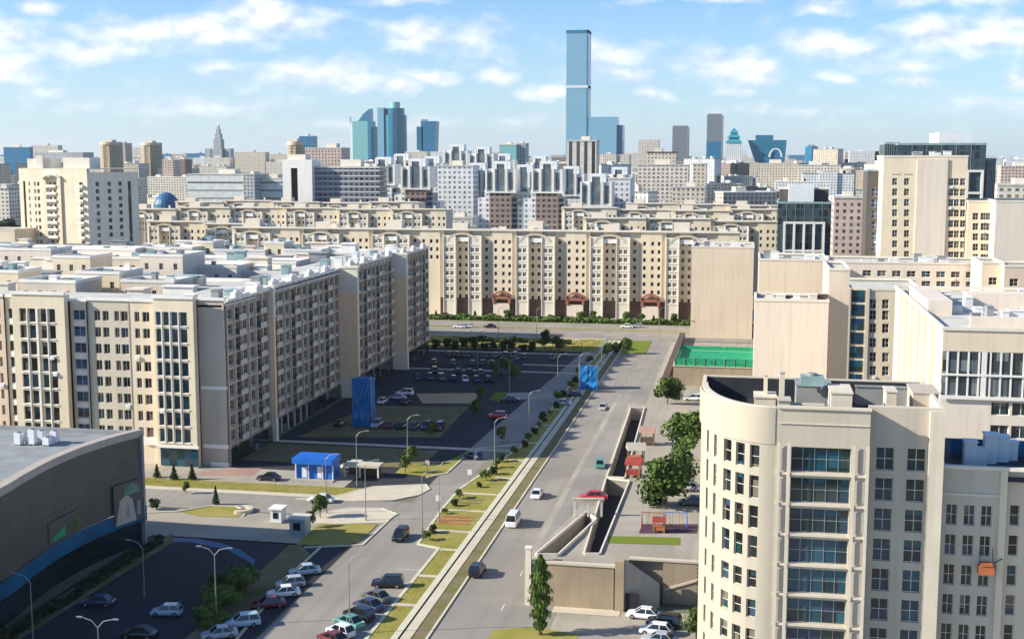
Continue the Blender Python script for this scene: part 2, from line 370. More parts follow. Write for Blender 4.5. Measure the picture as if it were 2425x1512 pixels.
def thing(name, label, cat, loc=(0, 0, 0), rz=0.0, group=None):
    o = bpy.data.objects.new(name, None); COL.objects.link(o); o.location = loc; o.rotation_euler = (0, 0, rz); o.empty_display_size = 1
    return tag(o, label, cat, group)
def struct(name, mb, mat): return tag(mb.build(name, mat), kind='structure')
def copy_tree(o, parent=None):
    c = o.copy(); COL.objects.link(c); c.parent = parent
    for ch in o.children: copy_tree(ch, c)
    return c

# openings: list of (u0,u1,z0,z1); the wall skips them and gets reveals of depth d
def holed(mb, a, b, z0, z1, ops, d=0.3, m=0, mr=None):
    L = math.hypot(b[0] - a[0], b[1] - a[1]); ux, uy = (b[0] - a[0]) / L, (b[1] - a[1]) / L; nx, ny = uy, -ux
    mr = m if mr is None else mr
    def pt(u, z, k=0.0): return (a[0] + ux * u - nx * k, a[1] + uy * u - ny * k, z)
    us = sorted(set([0.0, L] + [round(o[0], 4) for o in ops] + [round(o[1], 4) for o in ops])); us = [u for u in us if -1e-6 <= u <= L + 1e-6]
    zs = sorted(set([z0, z1] + [round(o[2], 4) for o in ops] + [round(o[3], 4) for o in ops])); zs = [z for z in zs if z0 - 1e-6 <= z <= z1 + 1e-6]
    for j in range(len(zs) - 1):
        zc = (zs[j] + zs[j + 1]) / 2; row = [o for o in ops if o[2] < zc < o[3]]
        i = 0
        while i < len(us) - 1:
            uc = (us[i] + us[i + 1]) / 2
            if any(o[0] < uc < o[1] for o in row): i += 1; continue
            k = i + 1
            while k < len(us) - 1 and not any(o[0] < (us[k] + us[k + 1]) / 2 < o[1] for o in row): k += 1
            A, B = us[i], us[k]
            mb.face([pt(A, zs[j]), pt(B, zs[j]), pt(B, zs[j + 1]), pt(A, zs[j + 1])], m, [(A, zs[j]), (B, zs[j]), (B, zs[j + 1]), (A, zs[j + 1])])
            i = k
    for (u0, u1, a0, a1) in ops:
        mb.face([pt(u0, a0), pt(u0, a0, d), pt(u0, a1, d), pt(u0, a1)], mr)
        mb.face([pt(u1, a0, d), pt(u1, a0), pt(u1, a1), pt(u1, a1, d)], mr)
        mb.face([pt(u0, a0), pt(u1, a0), pt(u1, a0, d), pt(u0, a0, d)], mr)
        mb.face([pt(u0, a1, d), pt(u1, a1, d), pt(u1, a1), pt(u0, a1)], mr)
_wc = {}
def window_mb(w_, h_, nx, nz, fr):
    mb = MB(); t = fr
    mb.face([(0, .05, 0), (w_, .05, 0), (w_, .05, h_), (0, .05, h_)], 1)
    mb.box(0, t, -.02, .04, 0, h_, 0); mb.box(w_ - t, w_, -.02, .04, 0, h_, 0)
    mb.box(t, w_ - t, -.02, .04, 0, t, 0); mb.box(t, w_ - t, -.02, .04, h_ - t, h_, 0)
    for i in range(1, nx): x = w_ * i / nx; mb.box(x - t / 2, x + t / 2, -.02, .035, t, h_ - t, 0)
    for i in range(1, nz): z = h_ * i / nz; mb.box(t, w_ - t, -.015, .03, z - t / 2, z + t / 2, 0)
    return mb
class Building:
    """collects the windows of one building; the hundred that show largest become parts"""
    def __init__(s, root): s.root = root; s.w = []
    def openings(s, a, b, ops, d=0.3, style=(2, 1, .07), mats=None, name='window'):
        L = math.hypot(b[0] - a[0], b[1] - a[1]); ux, uy = (b[0] - a[0]) / L, (b[1] - a[1]) / L; nx, ny = uy, -ux
        for (u0, u1, z0, z1) in ops:
            k = d - 0.06
            s.w.append(((a[0] + ux * u0 - nx * k, a[1] + uy * u0 - ny * k, z0), math.atan2(uy, ux), u1 - u0, z1 - z0, style, mats or (M['white'], GL), name, k))
    def finish(s, cap=100, ac=0.0):
        root = s.root; q = random.Random(len(s.w)); nac = 0
        if ac:
            key = 'ac'
            if key not in _wc:
                mb = MB(); mb.box(0, .85, -.36, -.02, 0, .6); mb.tube((.42, -.36, .3), (.42, -.375, .3), .23, n=10); _wc[key] = mb.mesh('air_conditioner', [M['ac_white']])
            for e in s.w:
                if q.random() < ac and nac < 60:
                    c, sn = math.cos(e[1]), math.sin(e[1]); side = e[2] * q.choice([.05, .4])
                    link('air_conditioner', _wc[key], root, (e[0][0] + c * side + sn * e[7], e[0][1] + sn * side - c * e[7], e[0][2] - .85), e[1]); nac += 1
        rl = root.location; rr = root.rotation_euler.z
        def dist(e):
            p = Vector(e[0]); c, q = math.cos(rr), math.sin(rr)
            x = p.x * c - p.y * q + rl.x; y = p.x * q + p.y * c + rl.y
            return math.sqrt(x * x + y * y + (60 - p.z) ** 2) / math.sqrt(e[2] * e[3])
        s.w.sort(key=dist)
        for e in s.w[:cap]:
            key = (round(e[2], 2), round(e[3], 2), e[4], e[5][0].name, e[5][1].name)
            if key not in _wc: _wc[key] = window_mb(e[2], e[3], *e[4]).mesh(e[6], list(e[5]))
            link(e[6], _wc[key], root, e[0], e[1])
        rest = {}
        for e in s.w[cap:]: rest.setdefault((e[5][0].name, e[5][1].name), []).append(e)
        big = MB(); mats = []
        for k, L in rest.items():
            base = len(mats); mats += list(L[0][5])
            for e in L:
                w1 = window_mb(e[2], e[3], *e[4]).xform(e[0], e[1])
                b0 = len(big.v); big.v += w1.v; big.f += [tuple(i + b0 for i in f) for f in w1.f]; big.m += [m + base for m in w1.m]; big.uv += w1.uv
        if mats: tag(big.build('window', mats, root), kind='stuff')

# ================================================================== THE GROUND
def sheet(name, poly, z, mat, kind='structure'):
    mb = MB(); mb.face([(x, y, z) for x, y in poly]); o = mb.build(name, M[mat] if isinstance(mat, str) else mat)
    if kind: o['kind'] = kind
    return o
def rect(x0, x1, y0, y1): return [(x0, y0), (x1, y0), (x1, y1), (x0, y1)]
def VP(*pts, z=0.0): return [P(x, y, z) for x, y in pts]
def ccw(p):
    a = sum(p[i][0] * p[(i + 1) % len(p)][1] - p[(i + 1) % len(p)][0] * p[i][1] for i in range(len(p)))
    return p if a > 0 else list(reversed(p))
def slab(name, poly, z0, z1, mat, kind='structure'):
    mb = MB(); mb.prism(ccw(poly), z0, z1); o = mb.build(name, M[mat]); o['kind'] = kind; return o
_kerbs = MB()
def kerb(pts, wd=0.35, h=0.16):
    for a, b in zip(pts[:-1], pts[1:]):
        L = math.hypot(b[0] - a[0], b[1] - a[1])
        if L < .01: continue
        nx, ny = -(b[1] - a[1]) / L * wd / 2, (b[0] - a[0]) / L * wd / 2
        _kerbs.prism([(a[0] - nx, a[1] - ny), (b[0] - nx, b[1] - ny), (b[0] + nx, b[1] + ny), (a[0] + nx, a[1] + ny)][::1] if True else 0, -0.02, h + rnd.uniform(0, .01))
sheet('ground', rect(-14000, 14000, -400, 22000), -0.06, 'city_ground')
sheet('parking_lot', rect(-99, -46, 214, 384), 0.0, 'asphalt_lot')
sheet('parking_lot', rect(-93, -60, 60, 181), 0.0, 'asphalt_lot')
sheet('road', rect(-38.6, -24.0, 20, 452), 0.02, 'asphalt')
sheet('road', [(-60, 20), (-45, 20), (-45, 186), (-49, 190), (-46, 250), (-42, 384), (-42, 412), (-47, 412), (-50, 384), (-57, 228), (-57, 206), (-59.5, 196)], 0.02, 'asphalt')
sheet('road', rect(-420, -57, 196.3, 207), 0.03, 'asphalt')
sheet('road', rect(-500, 400, 413, 434), 0.04, 'asphalt'); sheet('road', rect(-500, 400, 437, 451), 0.04, 'asphalt')
sheet('grass_verge', rect(-500, 400, 434.3, 436.7), 0.06, 'grass')
sheet('grass_verge', rect(-500, 400, 451, 460), 0.02, 'grass_lush')
sheet('pavement', rect(-500, 400, 460, 500), 0.0, 'paving')
sheet('street', rect(-24, 90, 276, 331), 0.02, 'plaza')
sheet('pavement', rect(-24, -18.5, 331, 412), 0.04, 'paving')
sheet('pavement', rect(-24, 90, 331, 412), 0.01, 'plaza')
sheet('grass_verge', rect(-420, -68.6, 209, 214.4), 0.06, 'grass')
sheet('pavement', rect(-420, -68.6, 207, 209), 0.05, 'paving_light')
sheet('pavement', rect(-420, -72, 214.4, 224.8), 0.03, 'plaza')
sheet('pavement', VP((420,1125),(560,1108),(620,1108),(600,1125)), 0.05, 'pinkstone')
sheet('plaza', rect(-160, -68.5, 180.5, 196), 0.0, 'plaza')
# curved planter and dry grass of the corner plaza
sheet('grass_verge', VP((430,1212),(500,1198),(560,1200),(585,1212),(560,1224),(470,1222)), 0.05, 'grass')
kerb(VP((346,1214),(420,1211),(500,1197),(560,1199),(586,1212),(574,1222)))
# islands of the junction
isl1 = VP((700,1182),(790,1176),(850,1160),(885,1152),(1008,1147),(1017,1158),(990,1172),(930,1184),(840,1186)); isl2 = VP((700,1236),(790,1208),(830,1203),(905,1204),(940,1217),(905,1238),(800,1240))
sheet('traffic_island', isl1, 0.12, 'paving_light'); kerb(isl1 + isl1[:1])
sheet('traffic_island', isl2, 0.12, 'paving_light'); kerb(isl2 + isl2[:1])
g1 = VP((935,1120),(960,1098),(1050,1098),(1120,1062),(1126,1064),(1058,1120),(1010,1128))
sheet('grass_verge', g1, 0.10, 'grass'); kerb(VP((1010,1130),(1058,1120),(1120,1062),(1290,1046)))
g2 = VP((700,1290),(760,1238),(895,1241),(850,1284),(800,1292)); sheet('grass_verge', g2, 0.10, 'grass')
kerb(VP((930,1222),(858,1290),(720,1296))); kerb(VP((760,1294),(700,1350),(560,1512),(540,1540)))
sheet('planting_strip', [(-66.5, 60), (-64.6, 60), (-64.6, 176), (-67.5, 180), (-69.5, 180)], 0.06, 'soil')
sheet('planting_strip', [(-93.5, 60), (-90.5, 60), (-88, 178), (-90, 182), (-92, 178)], 0.06, 'soil')
sheet('reflection_strip', [(-92, 180.2), (-92, 177.4), (-85, 178.4), (-78, 175.8), (-73, 171.6), (-71, 169.4), (-72, 172.2), (-76, 176.2), (-80, 178.6), (-85, 180.4)], 0.03, 'reflection_screen_blue')  # blue reflection on the ground, painted as a coloured strip
# paths through the shaded car park
for (y0, y1, x0, x1) in ((247.6, 249.6, -99, -43), (343.5, 345.2, -98, -41), (356.0, 357.6, -64, -41), (377, 379, -98, -44)):
    sheet('path', rect(x0, x1, y0, y1), 0.05, 'paving_light')
sheet('sand_patch', VP((985,932),(1135,930),(1120,955),(1000,955)), 0.06, 'sand')
sheet('path', VP((1200,930),(1395,925),(1385,944),(1190,946)), 0.06, 'paving')
sheet('grass_verge', VP((1158,946),(1170,930),(1198,928),(1200,946),(1180,952)), 0.08, 'grass_lush')
sheet('soil_patch', VP((700,1035),(880,960),(1110,962),(1040,1035)), 0.03, 'soil')
sheet('soil_patch', rect(-99, -62, 231, 246.5), 0.03, 'soil')
# far meadow between the car park and the cross road
sheet('grass_verge', rect(-200, -46, 384, 411.5), 0.05, 'grass')
sheet('path', rect(-200, -46, 411.5, 413), 0.07, 'paving_light')
sheet('path', [(-72, 384), (-69, 384), (-52, 411), (-56, 411)], 0.08, 'paving_light')
sheet('grass_verge', rect(-41, -30.5, 384, 411), 0.08, 'grass_lush')
# the long median with its footpath
med = [(-46.3, 20), (-43.1, 20), (-43.1, 410), (-44.2, 410), (-45.6, 330), (-45.9, 252), (-50.8, 217), (-50.8, 204), (-49.8, 190), (-49.8, 184.5), (-46.0, 182.5)]
sheet('median', ccw(med), 0.10, 'grass')
kerb([(-46.3, 20), (-46.0, 182.5), (-49.8, 184.0), (-50.8, 204), (-50.8, 217), (-45.9, 252), (-45.6, 330), (-44.2, 410)], 0.5)
sheet('footpath', rect(-43.1, -42.2, 20, 410), 0.14, 'kerb_stone'); sheet('footpath', rect(-41.9, -40.6, 20, 410), 0.14, 'paving_light')
sheet('median', rect(-40.6, -38.6, 20, 410), 0.08, 'soil'); kerb([(-38.6, 20), (-38.6, 410)], .3)
for k, y in enumerate((118, 131, 144, 157, 169, 181.5, 191, 203, 214, 226, 240, 256, 274, 292, 312, 334, 358)):
    sheet('crossing_path', rect(-50 if 184 < y < 215 else -46, -43.1, y, y + 1.0), 0.13, 'paving_light')
for k, (x0, x1, y) in enumerate(((-49.6, -44.2, 195.4), (-49.6, -44.2, 197.2), (-49.6, -44.2, 199), (-50, -45, 208), (-50, -45, 210))):
    sheet('flower_bed', rect(x0, x1, y, y + 0.9), 0.14, 'orange' if k < 3 else 'soil')
# lane marks
ln = MB()
for y in range(60, 410, 14): ln.box(-31.4, -31.28, y, y + 2.4, 0.02, 0.03)
for x in range(-300, 90, 12): ln.box(x, x + 3, 423.4, 423.6, .04, .05); ln.box(x, x + 3, 444, 444.2, .04, .05)
for y in range(112, 176, 6): ln.box(-49.6, -46.4, y, y + .1, 0.02, 0.026)
struct('road_markings', ln, M['line_paint'])
# bottom-right court and strip
sheet('plaza', rect(-28.3, 90, 20, 161.5), 0.0, 'plaza')
sheet('pavement', rect(-24.6, -15.6, 158.6, 161.2), 0.05, 'paving_light')
sheet('grass_verge', [(-31, 100), (-20, 100), (-20, 151.5), (-26, 153.0), (-31, 151)], 0.05, 'grass')
sheet('parking_lot', [(-20, 100), (40, 100), (40, 152), (-20, 152)], 0.03, 'asphalt')

# ---- raised podium with its light wells
PZ = 6.0
pod = MB()
edge = VP((1262,1338),(1268,1322),(1300,1290),(1382,1213),(1500,960),z=PZ)
# trenches, as polygons on the podium top
tr1 = ccw(VP((1384,1312),(1418,1312),(1488,1140),(1436,1134),z=PZ)); tr1b = ccw(VP((1438,1130),(1478,1132),(1524,966),(1494,966),z=PZ))
tr2 = ccw(VP((1270,1316),(1320,1316),(1410,1232),(1388,1216),z=PZ))
X0L, Y0 = -28.3, 161.5
top_poly = ccw([(X0L - 0.5, Y0), (-16.5, Y0), (-14.2, 165.4), (60, 165.4), (60, 274), (-28.8, 274)])
def poly_obj_with_holes(outer, holes, z0, z1, name, mat, kind='structure'):
    rings = [outer] + holes; mb = MB(); flat = [p for r in rings for p in r]
    idx = []; k = 0
    for r in rings: idx.append(list(range(k, k + len(r)))); k += len(r)
    vo, eo, fo, ov, oe, of = delaunay_2d_cdt([Vector(p) for p in flat], [], idx, 1, 1e-5)
    for f, src in zip(fo, of):
        if len(src) == 1 and src[0] == 0: mb.face([(x, y, z1) for x, y in ccw([tuple(vo[i]) for i in f])])
    for k, r in enumerate(rings):
        n = len(r)
        for i in range(n):
            a, b = r[i], r[(i + 1) % n]; mb.wallq(*((a, b) if k == 0 else (b, a)), z0, z1)
    o = mb.build(name, M[mat]); o['kind'] = kind; return o
def grow(p, k):
    cx = sum(q[0] for q in p) / len(p); cy = sum(q[1] for q in p) / len(p)
    return [(cx + (x - cx) * k, cy + (y - cy) * k) for x, y in p]
poly_obj_with_holes(top_poly, [tr1, tr1b, tr2], 0.02, PZ, 'podium', 'plaza')
for i, t_ in enumerate((tr1, tr1b, tr2)):
    r_ = thing('light_well', ['shallow wall round the long dark light well nearest the camera, right of the red car', 'shallow wall round the far dark light well beside the playground huts', 'low pale wall round the dark ramp opening next to the stone retaining wall'][i], 'ramp', (t_[0][0], t_[0][1], 0), 0)
    mb = MB(); n = len(t_)
    for j in range(n):
        a, b = t_[j], t_[(j + 1) % n]; L = math.hypot(b[0] - a[0], b[1] - a[1]); nx, ny = (b[1] - a[1]) / L * .22, -(b[0] - a[0]) / L * .22
        mb.prism(ccw([(a[0] - r_.location.x, a[1] - r_.location.y), (b[0] - r_.location.x, b[1] - r_.location.y), (b[0] + nx - r_.location.x, b[1] + ny - r_.location.y), (a[0] + nx - r_.location.x, a[1] + ny - r_.location.y)]), PZ - .2, PZ + (0.3 if i < 2 else .45))
    mb.build('parapet', M['ivory'], r_)
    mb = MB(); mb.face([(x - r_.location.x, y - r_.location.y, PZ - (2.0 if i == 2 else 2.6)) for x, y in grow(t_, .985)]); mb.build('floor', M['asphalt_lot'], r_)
# frame at the head of the ramp opening
r_ = thing('ramp_portal', 'small concrete post and beam frame at the far head of the dark ramp opening', 'portal', (*P(1392, 1222, PZ), PZ), R(10))
mb = MB(); mb.box(-2.2, -1.9, -.15, .15, 0, 2.6); mb.box(1.9, 2.2, -.15, .15, 0, 2.6); mb.box(-.15, .15, -.15, .15, 0, 2.6); mb.build('post', M['ivory'], r_)
mb = MB(); mb.box(-2.4, 2.4, -.25, .25, 2.6, 2.9); mb.build('beam', M['beige'], r_)
# retaining walls of the podium
r_ = thing('retaining_wall', 'tall brown stone retaining wall behind the columnar poplar', 'wall', (X0L, Y0, 0))
mb = MB(); mb.box(.7, 11.7, -.6, -.1, 0, 5.9); mb.build('wall', M['stone_wall'], r_)
mb = MB(); mb.box(.6, 11.9, -.75, 0.05, 5.9, 6.2); mb.build('coping', M['paving_light'], r_)
mb = MB(); mb.box(-.2, .55, -.9, -.05, 0, 7.9); mb.box(-.3, .65, -1.0, .05, 7.9, 8.1); mb.build('pillar', M['ivory'], r_)
mb = MB(); mb.box(11.9, 13.1, -.9, .3, 0, 6.9); mb.build('pillar', M['stone_wall'], r_)
r_ = thing('stair_wall', 'dark angled concrete stair wall between the two stone retaining walls', 'wall', (-15.2, 161.4, 0))
mb = MB(); 
mb.face([(0, -.2, 0), (4.6, 1.4, 0), (4.6, 1.4, 3.4), (0, -.2, 7.0)]); mb.face([(4.6, 1.7, 0), (0, .1, 0), (0, .1, 7.0), (4.6, 1.7, 3.4)])
mb.face([(0, -.2, 7.0), (4.6, 1.4, 3.4), (4.6, 1.7, 3.4), (0, .1, 7.0)]); mb.face([(4.6, 1.4, 0), (4.6, 1.7, 0), (4.6, 1.7, 3.4), (4.6, 1.4, 3.4)])
mb.build('wall', M['stone_grey'], r_)
mb = MB(); mb.box(.2, 2.0, -.55, -.3, 0, 2.4); mb.build('doorway', M['dark_void'], r_)
r_ = thing('retaining_wall', 'brown stone retaining wall behind the parked white cars, next to the curved tower', 'wall', (-10.3, 164.6, 0))
mb = MB(); mb.box(0, 9, 0, .5, 0, 5.95); mb.build('wall', M['stone_wall'], r_)
mb = MB(); mb.box(-4.6, 9.2, -.12, .75, 5.95, 6.2); mb.build('coping', M['paving_light'], r_)
mb = MB(); mb.face([(0.2, -.16, 1.9), (8.6, -.16, 4.9), (8.6, -.16, 5.2), (.2, -.16, 2.2)]); mb.face([(0.2, -.16, 2.2), (8.6, -.16, 5.2), (8.6, 0, 5.2), (.2, 0, 2.2)]); mb.build('ramp_rail', M['paving_light'], r_)
mb = MB()
for z in range(1, 12):
    mb.box(4.6, 5.2, -.62, -.42, z * .55 - .3, z * .55, 0); mb.box(5.5, 6.1, -.62, -.42, z * .55 - .3, z * .55, 0)
rr = tag(mb.build('trellis', M['brown'], None, (-10.3, 164.6, 0)), 'tall dark slatted trellis screen standing beside the curved beige tower', 'screen')

sheet('driveway', [(-27.8, 166.5), (-24.9, 190), (-22.6, 190), (-25.4, 273.5), (-27.8, 273.5)], PZ + .01, 'asphalt')
# ---- playground on the podium
sheet('playground_floor', VP((1520,1240),(1652,1240),(1650,1262),(1512,1262),z=PZ), PZ + .03, 'rubber_play')
sheet('lawn_strip', VP((1440,1268),(1610,1272),(1610,1290),(1440,1285),z=PZ), PZ + .03, 'grass_lush')
sheet('pale_court', VP((1500,1140),(1545,1140),(1530,1255),(1452,1262),z=PZ), PZ + .02, 'paving')
def hut(px, py, label, wall, roof, s=1.0, rz=0.0):
    x, y = P(px, py, PZ); t = thing('playground_hut', label, 'hut', (x, y, PZ), rz, 'play huts on the podium')
    for a in (-1, 1):
        for b in (-1, 1):
            mb = MB(); mb.box(a * 1.1 * s - .09, a * 1.1 * s + .09, b * .9 * s - .09, b * .9 * s + .09, 0, 2.3 * s); mb.build('post', M['wood'], t)
    mb = MB(); mb.box(-1.1 * s, 1.1 * s, -.9 * s, .9 * s, .5 * s, 1.2 * s); mb.build('platform', M[wall], t)
    mb = MB(); A = [(-1.4 * s, -1.2 * s, 2.3 * s), (1.4 * s, -1.2 * s, 2.3 * s), (1.4 * s, 1.2 * s, 2.3 * s), (-1.4 * s, 1.2 * s, 2.3 * s)]; t1, t2 = (-1.4 * s, 0, 3.3 * s), (1.4 * s, 0, 3.3 * s)
    mb.face([A[0], A[1], t2, t1]); mb.face([A[2], A[3], t1, t2]); mb.face([A[1], A[2], t2]); mb.face([A[3], A[0], t1]); mb.face(A[::-1]); mb.build('roof', M[roof], t)
hut(1532, 1052, 'brown roofed play hut farthest along the light well', 'brown', 'pinkstone', 1.1)
hut(1505, 1098, 'play hut with an orange panel and grey roof in the middle of the row', 'orange', 'stone_grey', 1.2, .2)
hut(1500, 1128, 'play hut with a red roof at the near end of the light well', 'red_paint', 'red_paint', 1.0, -.1)
def swing(px, py, label, mat):
    x, y = P(px, py, PZ); t = thing('climbing_frame', label, 'play frame', (x, y, PZ))
    mb = MB()
    for a in (-1.6, 1.6):
        mb.tube((a, -.8, 0), (a, 0, 2.4), .06); mb.tube((a, .8, 0), (a, 0, 2.4), .06)
    mb.tube((-1.6, 0, 2.4), (1.6, 0, 2.4), .06); mb.build('frame', M[mat], t)
    mb = MB()
    for a in (-.7, .7): mb.tube((a - .2, 0, 2.4), (a - .2, 0, .6), .02); mb.tube((a + .2, 0, 2.4), (a + .2, 0, .6), .02); mb.box(a - .25, a + .25, -.15, .15, .5, .6)
    mb.build('swing_seat', M['red_paint'], t)
swing(1545, 1250, 'red swing frame on the dark playground floor, left of the blue one', 'red_paint'); swing(1600, 1250, 'blue swing frame on the dark playground floor', 'blue_plastic')
hut(1560, 1258, 'small red and orange play hut on the dark playground floor', 'orange', 'red_paint', .7)
struct('kerb', _kerbs, M['kerb_stone'])

# ================================================================== NEAR BUILDINGS
# ---- left corner apartment block, street front facing the camera (Y = 225)
FL = 3.28
def apartment_corner():
    X0, X1, Y1, ZT = -230.0, -99.0, 225.0, 32.6
    t = thing('apartment_block', 'cream corner apartment block with tall glazed bays and white parapet facing the cross street', 'apartment block', (X1, Y1, 0))
    B = Building(t); mb = MB(); gr = MB(); wh = MB(); pe = MB(); gm = MB()
    def vx(px, py=880): return Q(px, py, Y1)[0] - X1
    zb = Q(300, 536.6 + .3549 * 630, Y1)[1]         # sill height of the top row
    rows = [zb - i * FL for i in range(9)]
    rows = [z for z in rows if z > 4.2]
    def zx(z): return z * .3549                     # zoom x -> picture x
    # wall runs (zoom coordinates at mid height) : (x0, x1, depth offset (towards camera is negative), material, openings, parapet height)
    runs = [(-700, 55, 0, 'peach', [(-650,-610),(-560,-520),(-470,-430),(-340,-300),(-250,-210),(-160,-120),(-60,-30),(0,22)], 0),
            (55, 136, 0, 'cream', [(70, 128)], 0), (136, 480, -1.8, 'yellow_cream', [(182,228),(242,288),(318,360),(374,418)], .8),
            (480, 600, 0.3, 'cream', [(498, 578)], -.6), (600, 880, 0, 'beige', [(640,684),(698,740),(776,808),(818,866)], -.3), (880, 1066, -.3, 'cream', [(914,948),(966,1014)], -.3),
            (1066, 1330, -2.0, 'yellow_cream', [(1080,1118),(1128,1170),(1182,1226),(1240,1288)], .6), (1330, 1512, 0, 'stone_grey', [], .2)]
    prev = None
    for (a, b, d, mat, ops, ph) in runs:
        xa, xb = vx(zx(a)), vx(zx(b)); y = d
        if b == 1512: xb = 0.0
        O = []
        tall = (a == 136 or a == 1066)
        for (oa, ob) in ops:
            for z in rows:
                hgt = 2.65 if tall else 1.95
                O.append((vx(zx(oa)) - xa, vx(zx(ob)) - xa, z - (.35 if tall else 0), z - (.35 if tall else 0) + hgt))
        m1 = MB(); holed(m1, (xa, y), (xb, y), 0 if a < 0 or a > 850 else 0, ZT + ph, O, .35); 
        if y < 0:
            m1.wallq((xa, 0.3), (xa, y), 0, ZT + ph); m1.wallq((xb, y), (xb, 0.3), 0, ZT + ph)
        else:
            m1.wallq((xb, y), (xb, -.4), 0, ZT + ph); m1.wallq((xa, -.4), (xa, y), 0, ZT + ph)
        m1.build('wall', M[mat], t)
        B.openings((xa, y), (xb, y), O, .35, (1, 1, .05) if tall else (2, 1, .06), (M['white'], GLB if a == 480 else (GLT if a == 1066 else GL)))
        wh.box(xa - .15, xb + .15, y - .25, y + .5, ZT + ph, ZT + ph + .5)
        if a in (55, 480):
            for z in rows: wh.box(vx(zx(ops[0][0])), vx(zx(ops[0][1])), y - .08, y - .003, z - 1.15, z - .15)
        if tall:
            for i in range(len(ops) - 1):
                xm = (vx(zx(ops[i][1])) + vx(zx(ops[i + 1][0]))) / 2; wh.box(xm - .10, xm + .10, y - .25, y - .003, rows[-1] - .5, rows[0] + 2.4)
            for z in rows: wh.box(vx(zx(ops[0][0])), vx(zx(ops[-1][1])), y - .16, y - .004, z - .6, z - .42)
    # dark shop base right of the corner, seen past the mall
    gm.box(vx(zx(1085)), vx(zx(1335)), -2.12, -2.0, .3, 3.9); gm.build('shopfront', GLT, t)
    pe.box(vx(zx(1066)) - .1, vx(zx(1345)), -2.5, -2.13, 3.95, 4.4); pe.box(vx(zx(960)), vx(zx(1060)), -.7, -.3, 3.9, 5.2)
    pe.box(vx(zx(1340)), .15, -.14, -.003, 3.7, 4.5); pe.box(vx(zx(1340)), .2, -.14, -.003, 15.4, 16.0); pe.box(vx(zx(1390)), .2, -.12, -.004, 0, .9); pe.build('string_course', M['white'], t)
    wh.build('cornice', M['white'], t)
    rf = MB(); rf.box(X0 - X1, 0, .5, 16, ZT - 1.0, ZT - .6); rf.box(X0 - X1, -.2, 15.6, 16, 0, ZT - 1); rf.build('roof', M['roof_pale'], t)
    B.finish(100, .10); return t
apartment_corner()

